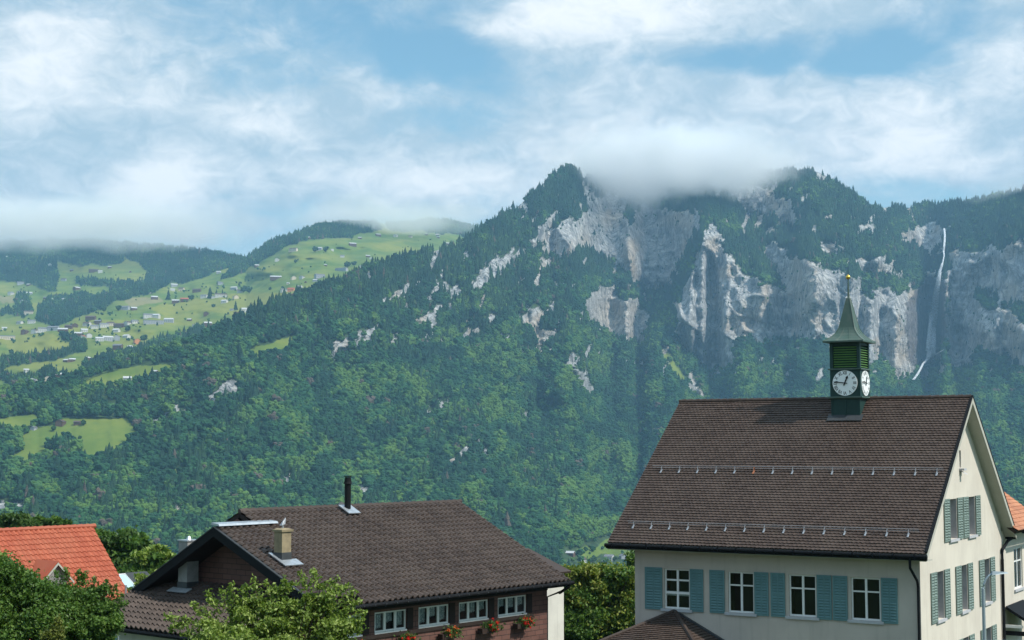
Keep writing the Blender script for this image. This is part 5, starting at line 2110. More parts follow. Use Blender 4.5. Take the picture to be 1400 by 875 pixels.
# dormer
dd = Vector((-2.25, -2.35, 0))
zroof = lambda y: RZR + y * RH / RT
mb = MB()
dzr = zroof(-1.47)
yf = -3.25
q = [(-0.95, yf), (-0.95, yf)]
dxm = -4.2
mb.add([(dxm - 0.7, yf, zroof(yf)), (dxm + 0.7, yf, zroof(yf)), (dxm + 0.7, yf, dzr - 0.75), (dxm, yf, dzr), (dxm - 0.7, yf, dzr - 0.75)], [(0, 1, 2, 3, 4)])
mb.add([(dxm + 0.7, yf, zroof(yf)), (dxm + 0.7, yf, dzr - 0.75), (dxm + 0.7, -2.2, dzr - 0.75)], [(0, 1, 2)])
mb.add([(dxm - 0.7, yf, zroof(yf)), (dxm - 0.7, yf, dzr - 0.75), (dxm - 0.7, -2.2, dzr - 0.75)], [(0, 1, 2)])
dorm = mb.build('dormer', M['chimney_grey'], red)
mb = MB()
mb.slab([(dxm, yf - 0.25, dzr + 0.04), (dxm + 0.95, yf - 0.25, dzr - 0.95), (dxm + 0.95, -2.45, dzr - 0.95), (dxm, -1.6, dzr + 0.04)], 0.07)
mb.slab([(dxm - 0.95, yf - 0.25, dzr - 0.95), (dxm, yf - 0.25, dzr + 0.04), (dxm, -1.6, dzr + 0.04), (dxm - 0.95, -2.45, dzr - 0.95)], 0.07)
mb.build('dormer_roof', M['tile_red'], dorm, attrs={'rnd': np.full(16, 0.2)})
mb = MB()
for sg in (-1, 1):
    mb.hexa([(dxm, yf - 0.28, dzr + 0.02), (dxm, yf - 0.25, dzr + 0.02), (dxm, yf - 0.25, dzr - 0.10), (dxm, yf - 0.28, dzr - 0.10)],
            [(dxm + sg * 0.95, yf - 0.28, dzr - 0.97), (dxm + sg * 0.95, yf - 0.25, dzr - 0.97), (dxm + sg * 0.95, yf - 0.25, dzr - 1.09), (dxm + sg * 0.95, yf - 0.28, dzr - 1.09)])
mb.build('dormer_verge', M['soffit'], dorm)
mb = MB()
mb.tube([(-0.2, RT * 0.0 - 3.6, zroof(-3.6) + 0.05), (-0.2, -3.6, zroof(-3.6) + 0.75)], 0.06, 8)
mb.build('vent_pipe', M['galv'], red)

# small dark roofed shed with skylight between the orange roof and the chalet
SYD = 92.0
sx_, sz_ = pxdir(170, 800)
shed = empty("shed", (sx_ * SYD, SYD, 0), BA)
tag(shed, "small dark roofed shed with a blue skylight right of the orange roof", "shed")
zs = EYE + sz_ * SYD
mb = MB()
mb.box(-3.0, 1.6, -1.6, 1.8, -4, zs - 0.9)
mb.build('wall', M['plaster_shade_tone'], shed)
mb = MB()
mb.slab([(-3.4, -2.0, zs - 1.15), (2.0, -2.0, zs - 1.15), (2.0, 0.6, zs + 0.55), (-3.4, 0.6, zs + 0.55)], 0.14)
mb.slab([(2.0, 3.0, zs - 1.15), (-3.4, 3.0, zs - 1.15), (-3.4, 0.6, zs + 0.55), (2.0, 0.6, zs + 0.55)], 0.14)
mb.build('roof', M['lead'], shed)
mb = MB()
mb.slab([(-1.9, -0.8, zs - 0.14), (0.2, -0.8, zs - 0.14), (0.2, 0.25, zs + 0.55), (-1.9, 0.25, zs + 0.55)], 0.06)
sk = mb.build('skylight', M['paleblue'], shed)
mb = MB()
mb.tube([(0.25, -0.85, zs - 0.10), (0.25, 0.3, zs + 0.62), (-1.95, 0.3, zs + 0.62)], 0.05, 6)
mb.build('skylight_frame', M['white'], sk)

# teal panel fence at the bottom left
fp = empty("panel_fence", (pxdir(132, 870)[0] * 50, 50, 0), math.radians(-3))
tag(fp, "short teal panel fence beside the chalet's white wall at the bottom left", "fence")
ztop = EYE + pxdir(132, 867)[1] * 50
for k in range(2):
    mb = MB()
    mb.box(-0.50 + k * 0.62, 0.10 + k * 0.62, -0.02, 0.02, -0.2, ztop - 0.03)
    mb.build('panel', M['teal'], fp)
for k in range(3):
    mb = MB()
    mb.box(-0.53 + k * 0.62, -0.50 + k * 0.62 - 0.002, -0.035, 0.035, -0.3, ztop)
    mb.build('post', M['steel_lamp'], fp)

# ================================================================== NEAR TREES
def leaf_mat(name, dark, mid, light, trans=0.35):
    m = bpy.data.materials.new(name)
    m.use_nodes = True
    T = NT(m.node_tree)
    b = m.node_tree.nodes['Principled BSDF']
    b.inputs['Roughness'].default_value = 0.5
    b.inputs['Specular IOR Level'].default_value = 0.35
    a = T.n('ShaderNodeAttribute', attribute_name='rnd')
    g = T.n('ShaderNodeTexCoord')
    n = noise(T, g.outputs['Object'], 0.9, 4, 0.6)
    k = T.math('ADD', T.math('MULTIPLY', a.outputs['Fac'], 0.55), T.math('MULTIPLY', n, 0.6))
    c = T.mix(T.smooth(k, 0.30, 0.62), dark, mid)
    c = T.mix(T.smooth(k, 0.60, 0.95), c, light)
    T.l(c, b.inputs['Base Color'])
    tl = T.n('ShaderNodeBsdfTranslucent')
    T.l(T.mix(1.0, c, (1.1, 1.2, 0.6), 'MULTIPLY'), tl.inputs['Color'])
    mxs = T.n('ShaderNodeMixShader')
    mxs.inputs[0].default_value = trans
    T.l(b.outputs[0], mxs.inputs[1])
    T.l(tl.outputs[0], mxs.inputs[2])
    T.l(mxs.outputs[0], m.node_tree.nodes['Material Output'].inputs[0])
    return m


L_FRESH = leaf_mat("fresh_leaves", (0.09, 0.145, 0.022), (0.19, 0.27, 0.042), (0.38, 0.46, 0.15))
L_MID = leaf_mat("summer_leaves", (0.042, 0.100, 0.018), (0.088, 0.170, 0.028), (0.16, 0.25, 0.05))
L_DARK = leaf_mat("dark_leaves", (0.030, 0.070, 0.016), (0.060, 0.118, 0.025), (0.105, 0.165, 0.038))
L_BRONZE = leaf_mat("bronze_tinged_leaves", (0.09, 0.15, 0.022), (0.18, 0.225, 0.034), (0.29, 0.29, 0.06))
L_YEL = leaf_mat("yellow_green_leaves", (0.08, 0.11, 0.02), (0.15, 0.18, 0.035), (0.26, 0.27, 0.07))


def px3(px, py, Y):
    dx, dz = pxdir(px, py)
    return Vector((dx * Y, Y, EYE + dz * Y))


def near_tree(name, label, cat, Y, px, blobs, nleaf, leaf, mats, seed, shoots=(), gz=0.0, trunk_r=0.16, group=None, depth=0.75, density_in=0.35):
    """blobs: (cx, cy, rx, ry) crown masses measured on the photo at distance Y; shoots: (x0, y0, x1, y1) twigs standing out"""
    r = np.random.default_rng(seed)
    base = px3(px, 860, Y)
    root = empty(name, (base.x, Y, gz))
    tag(root, label, cat, group)
    s = Y / F
    off = Vector((base.x, Y, gz))
    C = []
    for (cx, cy, rx, ry) in blobs:
        p = px3(cx, cy, Y) - off
        C.append((np.array([p.x, p.y + r.uniform(-0.3, 0.3) * rx * s, p.z]), rx * s, ry * s))
    # clumps of leaves over each mass, open between them
    tw = sum(a * b for _, a, b in C)
    allp = {k: [] for k in range(len(mats))}
    limbs = []
    for bi, (c, a, b) in enumerate(C):
        share = a * b / tw
        ncl = max(5, int(share * 150))
        d = r.normal(size=(ncl, 3))
        d /= np.linalg.norm(d, axis=1)[:, None]
        rad = r.uniform(density_in, 1.0, ncl) ** 0.6
        cc = c + d * rad[:, None] * np.array([a, a * depth, b])
        for j in range(ncl):
            n = int(nleaf * share / ncl * r.uniform(0.5, 1.5))
            cr = min(a, b) * r.uniform(0.20, 0.42)
            q = r.normal(size=(n, 3)) * cr * 0.55 * np.array([1.15, 1.15, 0.75]) + cc[j]
            # leaves droop around the clump
            mi = 0
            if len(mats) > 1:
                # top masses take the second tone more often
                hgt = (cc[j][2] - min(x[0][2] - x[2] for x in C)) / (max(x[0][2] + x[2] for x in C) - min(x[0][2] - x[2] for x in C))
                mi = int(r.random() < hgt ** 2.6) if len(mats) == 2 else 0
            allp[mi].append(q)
        limbs.append(c)
        for j in range(min(4, ncl)):
            limbs.append(cc[j])
    for (x0, y0, x1, y1) in shoots:
        p0 = np.array((px3(x0, y0, Y) - off)[:])
        p1 = np.array((px3(x1, y1, Y) - off)[:])
        ln = np.linalg.norm(p1 - p0)
        n = int(ln / leaf * 13)
        t = r.random(n)
        q = p0 + (p1 - p0) * t[:, None] + r.normal(size=(n, 3)) * leaf * (1.7 - 1.2 * t[:, None])
        allp[0].append(q)
        limbs.append((p0, p1))
    mb = MB()
    top = np.mean([c for c, _, _ in C], axis=0)
    t0 = Vector((0, 0, -0.6))
    t1 = Vector((top[0] * 0.3, top[1] * 0.3, top[2] * 0.55))
    mb.tube([t0, Vector((0.05, 0, t1.z * 0.5)), t1], trunk_r, 8, trunk_r * 0.6)
    trunk = mb.build('trunk', M['trunk'], root)
    mb = MB()
    for l in limbs:
        if isinstance(l, tuple):
            mb.tube([Vector(l[0]), Vector(l[1])], 0.018, 5, 0.006)
        else:
            p = Vector(l)
            mid = t1.lerp(p, 0.5) + Vector((0, 0, -0.12 * (p - t1).length))
            mb.tube([t1, mid, p], trunk_r * 0.35, 5, trunk_r * 0.08)
    mb.build('limbs', M['trunk'], trunk)
    for mi, lst in allp.items():
        if lst:
            leaf_cloud('crown', mats[mi], root, np.concatenate(lst), leaf, seed * 10 + mi)
    return root


# light green tree in front of the chalet
near_tree("leafy_tree", "bright green young tree with pale leaf tips in front of the chalet", "tree", 41, 370,
          [(300, 864, 46, 26), (345, 848, 38, 28), (395, 846, 42, 32), (440, 840, 36, 34), (365, 874, 90, 28), (458, 866, 28, 28), (415, 876, 60, 28),
           (322, 842, 22, 18), (436, 816, 22, 18), (372, 822, 22, 16)],
          30000, 0.070, [L_FRESH], 5,
          [(262, 846, 232, 862), (262, 852, 226, 843), (300, 840, 282, 808), (292, 850, 262, 824), (322, 835, 316, 798), (330, 836, 334, 800), (352, 820, 346, 790),
           (370, 815, 362, 796), (395, 812, 388, 790), (420, 805, 410, 782), (440, 805, 462, 792), (450, 812, 478, 800), (430, 800, 428, 779), (466, 830, 492, 822),
           (470, 840, 500, 836), (475, 856, 498, 848), (380, 812, 402, 796), (310, 830, 302, 806), (470, 820, 485, 808), (280, 862, 248, 868)], gz=0.5, trunk_r=0.14)
# bushes at the left
near_tree("broad_bush_tree", "large dark green maple filling the bottom left corner before the orange roof", "tree", 46, 30,
          [(-20, 812, 60, 50), (22, 818, 48, 42), (56, 838, 36, 38), (20, 856, 70, 42), (-14, 784, 36, 24), (38, 808, 26, 24)],
          80000, 0.075, [L_MID], 8, [(10, 785, 4, 762), (30, 792, 32, 776)], gz=0.3, trunk_r=0.2)
near_tree("feathery_bush", "feathery mid green bush with upswept tips below the orange roof", "bush", 47, 120,
          [(100, 830, 32, 34), (130, 832, 26, 32), (148, 842, 18, 26), (88, 850, 40, 34), (125, 856, 40, 26)],
          56000, 0.065, [L_MID], 12,
          [(96, 800, 88, 776), (106, 800, 108, 780), (116, 800, 112, 784), (126, 805, 130, 790), (140, 812, 146, 794), (150, 820, 160, 800), (158, 826, 168, 812),
           (86, 806, 76, 782), (110, 800, 118, 782), (145, 815, 152, 800), (160, 832, 174, 824)], gz=0.2, trunk_r=0.1)
near_tree("flowering_shrub", "small pale yellow green shrub standing at the foot of the bushes bottom left", "shrub", 44, 76,
          [(78, 862, 8, 16), (70, 872, 12, 12), (80, 876, 10, 12)], 2600, 0.07, [L_YEL], 14, [(79, 860, 79, 844)], gz=3.5, trunk_r=0.04)
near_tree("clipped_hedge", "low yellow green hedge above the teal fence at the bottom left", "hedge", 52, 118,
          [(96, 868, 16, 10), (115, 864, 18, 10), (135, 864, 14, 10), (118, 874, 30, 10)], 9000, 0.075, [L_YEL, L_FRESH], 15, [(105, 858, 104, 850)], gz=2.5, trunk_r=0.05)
# trees behind the orange roof
near_tree("tree", "dark rounded tree behind the ridge of the orange roof at the far left", "tree", 118, -10,
          [(-25, 722, 40, 22), (20, 718, 34, 14), (-5, 735, 60, 20)], 15000, 0.26, [L_DARK], 21, gz=-5, trunk_r=0.3)
near_tree("tree", "low dark green tree behind the right end of the orange roof's ridge", "tree", 122, 70,
          [(62, 718, 26, 12), (88, 724, 18, 12), (50, 735, 50, 20)], 12000, 0.26, [L_DARK, L_MID], 22, gz=-5, trunk_r=0.3)
near_tree("conifer", "thin dark conifer poking up behind the orange roof", "tree", 116, 24,
          [(24, 712, 3.5, 10), (24, 722, 5, 10), (24, 734, 7, 12)], 2200, 0.16, [L_DARK], 23, gz=-5, trunk_r=0.12)
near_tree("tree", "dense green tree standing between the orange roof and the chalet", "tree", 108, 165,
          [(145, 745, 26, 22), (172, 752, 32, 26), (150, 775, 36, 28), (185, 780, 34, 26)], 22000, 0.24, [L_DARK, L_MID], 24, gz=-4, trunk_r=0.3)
near_tree("tree", "lower green tree just left of the chalet's grey chimney", "tree", 104, 212,
          [(212, 764, 28, 18), (228, 776, 24, 22), (205, 790, 34, 22)], 16000, 0.22, [L_MID, L_FRESH], 25, gz=-4, trunk_r=0.25)
near_tree("bush", "small bright bush beside the shed below the trees at left", "bush", 88, 194,
          [(196, 796, 12, 10), (205, 806, 12, 10), (186, 812, 14, 10)], 3800, 0.14, [L_FRESH], 26, gz=-2, trunk_r=0.08)
# trees between the chalet and the school
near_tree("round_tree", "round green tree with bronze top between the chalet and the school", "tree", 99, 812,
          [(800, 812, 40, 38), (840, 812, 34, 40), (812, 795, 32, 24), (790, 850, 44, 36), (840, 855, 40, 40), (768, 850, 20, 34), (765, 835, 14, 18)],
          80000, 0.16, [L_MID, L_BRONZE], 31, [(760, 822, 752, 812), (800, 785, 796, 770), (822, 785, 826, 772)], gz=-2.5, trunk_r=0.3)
near_tree("tree", "tall dark tree squeezed against the left wall of the school", "tree", 101, 866,
          [(868, 775, 12, 22), (866, 800, 16, 26), (872, 830, 20, 30)], 9000, 0.16, [L_DARK, L_MID], 32, [(862, 768, 858, 755), (868, 765, 868, 750)], gz=-2.5, trunk_r=0.15)

# ================================================================== WATERFALL
def fall_mat():
    m = bpy.data.materials.new("white_water")
    m.use_nodes = True
    T = NT(m.node_tree)
    b = m.node_tree.nodes['Principled BSDF']
    b.inputs['Base Color'].default_value = (0.80, 0.85, 0.90, 1)
    b.inputs['Roughness'].default_value = 0.6
    g = T.n('ShaderNodeNewGeometry')
    mp = T.n('ShaderNodeMapping')
    mp.inputs['Scale'].default_value = (1, 1, 0.07)
    T.l(g.outputs['Position'], mp.inputs['Vector'])
    n = noise(T, mp.outputs[0], 0.30, 5, 0.65)
    tr = T.n('ShaderNodeBsdfTransparent')
    mxs = T.n('ShaderNodeMixShader')
    T.l(T.smooth(n, 0.34, 0.62, 0.15, 0.78), mxs.inputs[0])
    T.l(tr.outputs[0], mxs.inputs[1])
    T.l(b.outputs[0], mxs.inputs[2])
    T.l(mxs.outputs[0], m.node_tree.nodes['Material Output'].inputs[0])
    return m


M['water'] = fall_mat()


def surf_front(u, v, pull=25.0):
    uu, vv = np.meshgrid(u + np.linspace(-4, 4, 5), v + np.linspace(-6, 6, 5))
    Yl = TM.point(uu, vv)[..., 1]
    Yv = float(np.min(Yl)) - pull
    dx, dz = pxdir(u, v)
    return Vector((dx * Yv, Yv, EYE + dz * Yv))


def fall(strands, seed):
    r = random.Random(seed)
    mb = MB()
    for (pts, w0, w1) in strands:
        us_, vs_ = [p[0] for p in pts], [p[1] for p in pts]
        L = sum(math.hypot(pts[i + 1][0] - pts[i][0], pts[i + 1][1] - pts[i][1]) for i in range(len(pts) - 1))
        n = max(4, int(L / 6))
        P = []
        for i in range(n + 1):
            t = i / n
            k = t * (len(pts) - 1)
            j = min(int(k), len(pts) - 2)
            f = k - j
            u = us_[j] * (1 - f) + us_[j + 1] * f
            v = vs_[j] * (1 - f) + vs_[j + 1] * f
            P.append(surf_front(u + r.uniform(-0.25, 0.25), v))
        # even out the distance along the fall
        ys = [p.y for p in P]
        for _ in range(3):
            ys = [min(ys[max(0, i - 1)], ys[i], ys[min(len(ys) - 1, i + 1)]) * 0.5 + 0.5 * ys[i] for i in range(len(ys))]
        P = [Vector((p.x * y / p.y, y, EYE + (p.z - EYE) * y / p.y)) for p, y in zip(P, ys)]
        V, Fc = [], []
        for i, p in enumerate(P):
            w = (w0 + (w1 - w0) * i / n) * p.y / F * 0.5
            for dx_, dy_ in ((-w, 0), (-w * 0.4, -w * 0.5), (w * 0.4, -w * 0.5), (w, 0), (0, w * 0.6)):
                V.append(p + Vector((dx_, dy_, 0)))
        for i in range(n):
            for k in range(5):
                Fc.append((i * 5 + k, i * 5 + (k + 1) % 5, (i + 1) * 5 + (k + 1) % 5, (i + 1) * 5 + k))
        mb.add(V, Fc)
    return mb.build('waterfall', M['water'])


wf = fall([([(1291, 312), (1292, 326), (1290, 344)], 2.2, 3.0), ([(1290, 343), (1285, 346), (1280, 347)], 2.2, 2.0), ([(1290, 343), (1291, 350), (1288, 362)], 1.6, 1.8)], 1)
tag(wf, kind='structure')
wf = fall([([(1288, 360), (1283, 380), (1279, 402), (1275, 428), (1273, 455), (1272, 489)], 3.0, 11.0),
           ([(1286, 372), (1282, 400), (1280, 425), (1276, 450), (1275, 484)], 2.5, 9.0),
           ([(1281, 385), (1276, 410), (1272, 440), (1268, 480)], 1.5, 6.0)], 2)
tag(wf, kind='structure')
wf = fall([([(1271, 478), (1270, 488), (1264, 497)], 7.0, 3.0), ([(1291, 478), (1280, 484), (1268, 490), (1262, 497), (1256, 509), (1249, 519)], 1.8, 3.6)], 3)
tag(wf, kind='structure')

# ================================================================== VILLAGES ON THE HILLS
HW = {'w': simple_mat("village_white_wall", (0.56, 0.56, 0.54), 0.9, 0.1, 0.3), 'b': simple_mat("village_brown_timber", (0.14, 0.085, 0.06), 0.9, 0.3, 0.5),
      'o': simple_mat("village_orange_wall", (0.62, 0.27, 0.12), 0.9, 0.1, 0.3), 'p': simple_mat("village_cream_wall", (0.60, 0.53, 0.42), 0.9, 0.1, 0.3),
      'g': simple_mat("village_grey_wall", (0.36, 0.38, 0.41), 0.9, 0.1, 0.3)}
HR = {'g': simple_mat("village_grey_roof", (0.20, 0.205, 0.225), 0.8, 0.3, 0.4), 'w': simple_mat("village_pale_metal_roof", (0.52, 0.53, 0.54), 0.5, 0.15, 0.4),
      'b': simple_mat("village_brown_roof", (0.115, 0.080, 0.070), 0.85, 0.3, 0.4), 'r': simple_mat("village_red_roof", (0.42, 0.115, 0.07), 0.85, 0.2, 0.4)}
WN = {'w': 'white', 'b': 'brown timber', 'o': 'orange', 'p': 'cream', 'g': 'grey'}
RN = {'g': 'grey roof', 'w': 'pale metal roof', 'b': 'brown roof', 'r': 'red roof'}
M['hwin'] = simple_mat("village_window", (0.04, 0.05, 0.06), 0.3)
ORD = ['', 'leftmost', 'second from left', 'third from left', 'fourth from left', 'fifth from left', 'sixth from left', 'seventh from left', 'eighth from left',
       'ninth from left', 'tenth from left', 'eleventh from left', 'twelfth from left', 'thirteenth from left', 'fourteenth from left', 'fifteenth from left',
       'sixteenth from left', 'seventeenth from left', 'eighteenth from left', 'nineteenth from left', 'twentieth from left', 'twenty-first from left']
# cluster: (where, group, terrain, houses (u, v, width px, roof, wall, kind))
VIL = [
    ("upper row of village centre", "houses packed in the village centre", TL,
     [(34, 455, 12, 'b', 'b'), (48, 454, 9, 'b', 'w'), (59, 452, 13, 'g', 'w'), (73, 450, 14, 'g', 'g'), (86, 453, 12, 'w', 'b'), (94, 448, 9, 'b', 'b'),
      (103, 446, 9, 'r', 'b'), (115, 453, 8, 'w', 'w'), (124, 436, 12, 'b', 'b'), (119, 444, 9, 'b', 'w'), (129, 448, 9, 'g', 'w'), (142, 446, 11, 'g', 'w'),
      (151, 444, 9, 'b', 'p'), (163, 446, 13, 'b', 'b'), (175, 443, 9, 'b', 'w'), (184, 441, 8, 'g', 'w'), (134, 441, 8, 'g', 'b')]),
    ("lower row of village centre", "houses along the lower edge of the village", TL,
     [(107, 458, 9, 'w', 'b'), (113, 462, 8, 'r', 'w'), (121, 460, 10, 'g', 'w'), (136, 465, 10, 'w', 'w'), (147, 464, 13, 'w', 'g'), (160, 463, 12, 'w', 'g'),
      (173, 461, 8, 'w', 'w'), (187, 468, 13, 'r', 'o'), (199, 474, 12, 'b', 'p'), (190, 476, 7, 'w', 'w'), (161, 475, 11, 'g', 'b'), (178, 475, 6, 'w', 'w'),
      (149, 486, 5, 'w', 'b'), (159, 453, 8, 'w', 'w')]),
    ("left edge below dark wood", "houses at the left edge of the hills", TL,
     [(8, 461, 22, 'g', 'p'), (6, 450, 6, 'w', 'w'), (27, 442, 7, 'g', 'w'), (43, 441, 9, 'g', 'w'), (39, 428, 12, 'b', 'p'), (32, 413, 8, 'g', 'w')]),
    ("far left pale meadow", "farmhouses on the far left meadows", TL,
     [(15, 402, 9, 'g', 'w'), (27, 401, 8, 'g', 'w'), (40, 402, 8, 'w', 'g'), (28, 388, 9, 'g', 'g'), (39, 390, 5, 'w', 'b'), (71, 410, 5, 'w', 'w'),
      (87, 410, 6, 'w', 'p'), (105, 395, 11, 'w', 'b'), (87, 383, 7, 'b', 'g'), (62, 408, 5, 'g', 'b')]),
    ("highest left meadow", "huts on the highest left meadow", TL,
     [(69, 363, 7, 'w', 'w'), (128, 370, 13, 'b', 'b'), (137, 372, 6, 'w', 'w'), (150, 366, 5, 'w', 'b'), (98, 370, 5, 'g', 'b'), (9, 352, 5, 'w', 'w'), (178, 372, 4, 'w', 'b')]),
    ("meadow right of village centre", "houses right of the village centre", TL,
     [(202, 433, 11, 'g', 'w'), (213, 433, 11, 'w', 'w'), (210, 439, 28, 'g', 'g'), (231, 439, 13, 'w', 'g'), (171, 422, 12, 'g', 'g'), (183, 423, 8, 'w', 'b'),
      (211, 408, 9, 'w', 'b'), (205, 400, 6, 'g', 'w')]),
    ("middle meadow hamlet", "houses of the middle meadow hamlet", TL,
     [(238, 391, 9, 'w', 'g'), (236, 397, 6, 'w', 'w'), (248, 396, 8, 'b', 'p'), (240, 413, 10, 'w', 'b'), (252, 411, 11, 'r', 'b'), (269, 398, 11, 'b', 'b'),
      (279, 406, 9, 'g', 'w'), (302, 404, 17, 'b', 'w'), (307, 413, 8, 'w', 'w'), (320, 395, 9, 'w', 'g'), (328, 399, 8, 'b', 'w'), (322, 407, 9, 'b', 'p'), (301, 388, 7, 'g', 'g'),
      (292, 407, 6, 'g', 'w')]),
    ("lower part of middle meadow", "houses low on the middle meadow", TL,
     [(282, 430, 10, 'b', 'b'), (259, 438, 6, 'w', 'b'), (267, 446, 14, 'b', 'w'), (284, 444, 11, 'w', 'b'), (317, 424, 5, 'g', 'w'), (336, 425, 12, 'w', 'w'), (355, 420, 7, 'w', 'w')]),
    ("meadow above forest edge", "farmhouses on the sloping upper meadow", TL,
     [(377, 380, 16, 'w', 'b'), (401, 381, 9, 'w', 'p'), (413, 380, 7, 'g', 'w'), (394, 388, 4, 'w', 'p'), (388, 398, 8, 'g', 'w'), (398, 397, 9, 'r', 'o'), (410, 393, 6, 'w', 'w'),
      (431, 384, 6, 'w', 'g'), (437, 378, 14, 'g', 'g'), (418, 386, 4, 'w', 'b'), (379, 356, 9, 'g', 'w'), (401, 342, 12, 'b', 'p'), (351, 364, 6, 'w', 'b'), (299, 373, 6, 'w', 'g')]),
    ("high alpine meadow", "barns high on the alpine meadow", TL,
     [(421, 326, 6, 'w', 'b'), (436, 341, 9, 'w', 'g'), (454, 342, 4, 'w', 'w'), (482, 335, 10, 'w', 'b'), (492, 326, 5, 'w', 'b'), (517, 322, 7, 'w', 'b'), (541, 323, 7, 'w', 'w'),
      (561, 324, 5, 'b', 'p'), (583, 321, 4, 'w', 'b'), (598, 322, 5, 'w', 'b'), (611, 334, 6, 'w', 'b'), (468, 351, 6, 'g', 'w'), (503, 351, 6, 'w', 'b'), (507, 354, 4, 'w', 'w'),
      (467, 368, 18, 'g', 'g'), (494, 366, 8, 'w', 'w'), (508, 361, 15, 'g', 'g'), (445, 363, 4, 'w', 'b'), (599, 325, 4, 'w', 'b')]),
    ("green spur below village", "farmhouses on the spur below the village", TM,
     [(42, 509, 11, 'w', 'g'), (46, 519, 9, 'g', 'w'), (66, 518, 10, 'b', 'p'), (82, 511, 11, 'w', 'b'), (86, 519, 8, 'b', 'w')]),
    ("long meadow between hedgerows", "huts between the tree lines", TL,
     [(91, 494, 8, 'w', 'b'), (99, 493, 8, 'w', 'b'), (120, 491, 8, 'w', 'b'), (36, 507, 7, 'w', 'w')]),
    ("narrow meadow above forest", "huts at the upper forest edge", TM,
     [(212, 509, 7, 'w', 'b'), (174, 519, 11, 'w', 'g'), (337, 487, 7, 'w', 'w')]),
    ("lower left forest clearing", "barns on the forest clearing", TM,
     [(83, 579, 13, 'b', 'b'), (106, 579, 9, 'b', 'b'), (46, 586, 8, 'g', 'g')]),
    ("valley gap beside chalet", "houses in the valley gap", TM,
     [(780, 758, 11, 'w', 'b'), (796, 766, 9, 'b', 'w'), (833, 763, 12, 'g', 'w'), (852, 762, 11, 'g', 'g'), (827, 768, 6, 'w', 'w')]),
]


def hip_house(w, d, hwall, hroof, kind_r, kind_w, small):
    """meshes of one house: walls, saddle roof with overhang, windows"""
    a = MB()
    a.add([(-w / 2, -d / 2, -3), (w / 2, -d / 2, -3), (w / 2, -d / 2, hwall), (-w / 2, -d / 2, hwall)], [(0, 1, 2, 3)])
    a.add([(w / 2, d / 2, -3), (-w / 2, d / 2, -3), (-w / 2, d / 2, hwall), (w / 2, d / 2, hwall)], [(0, 1, 2, 3)])
    for sx in (-1, 1):
        a.add([(sx * w / 2, -d / 2, -3), (sx * w / 2, d / 2, -3), (sx * w / 2, d / 2, hwall), (sx * w / 2, 0, hwall + hroof), (sx * w / 2, -d / 2, hwall)], [(0, 1, 2, 3, 4)])
    b = MB()
    o = 0.6
    k = hroof / (d / 2)
    for sy in (-1, 1):
        q = [(-w / 2 - o, sy * (d / 2 + o), hwall - o * k + 0.15), (w / 2 + o, sy * (d / 2 + o), hwall - o * k + 0.15), (w / 2 + o, 0, hwall + hroof + 0.15), (-w / 2 - o, 0, hwall + hroof + 0.15)]
        b.slab(q, 0.25 * (1 if sy < 0 else -1))
    return a, b


vr = random.Random(99)
n_house = 0
for where, grp, T_, hs in VIL:
    order = sorted(range(len(hs)), key=lambda i: hs[i][0])
    rank = {i: k + 1 for k, i in enumerate(order)}
    for i, (u, v, wpx, rc, wc) in enumerate(hs):
        base = T_.point(np.array([u], float), np.array([v + wpx * 0.14], float))[0]
        Yh = base[1]
        w = wpx * Yh / F * (1.08 if u < 205 and 430 < v < 480 else 0.97)
        long_ = wpx >= 18
        hwall = min(max(w * (0.22 if long_ else 0.34), 2.6), 8.5)
        d = min(w * 0.8, 14)
        hroof = d * (0.14 if long_ else 0.27)
        size = "long" if long_ else ("large" if wpx >= 12 else ("small" if wpx >= 7 else "tiny"))
        nm = 'barn' if wc == 'b' and wpx < 10 else 'house'
        a, b = hip_house(w, d, hwall, hroof, rc, wc, wpx < 7)
        ang = vr.uniform(-0.5, 0.6) + (math.pi / 2 if vr.random() < 0.25 and not long_ else 0)
        o = empty(nm if not long_ else 'long_building', tuple(base), ang)
        tag(o, f"{size} {WN[wc]} {nm}, {RN[rc]}, {ORD[rank[i]]}, {where}", nm, grp)
        wo_ = a.build('wall', HW[wc], o)
        b.build('roof', HR[rc], o)
        if wpx >= 7:
            nwn = max(2, int(w / 4.5))
            for fl in range(2 if hwall > 4.5 else 1):
                for k in range(nwn):
                    xx = -w / 2 + (k + 0.5) * w / nwn
                    z = 1.2 + fl * 2.8
                    if z + 1.4 > hwall:
                        continue
                    c = MB()
                    c.box(xx - 0.7, xx + 0.7, -d / 2 - 0.06, -d / 2 + 0.02, z, z + 1.35)
                    c.build('window', M['hwin'], o)
        n_house += 1

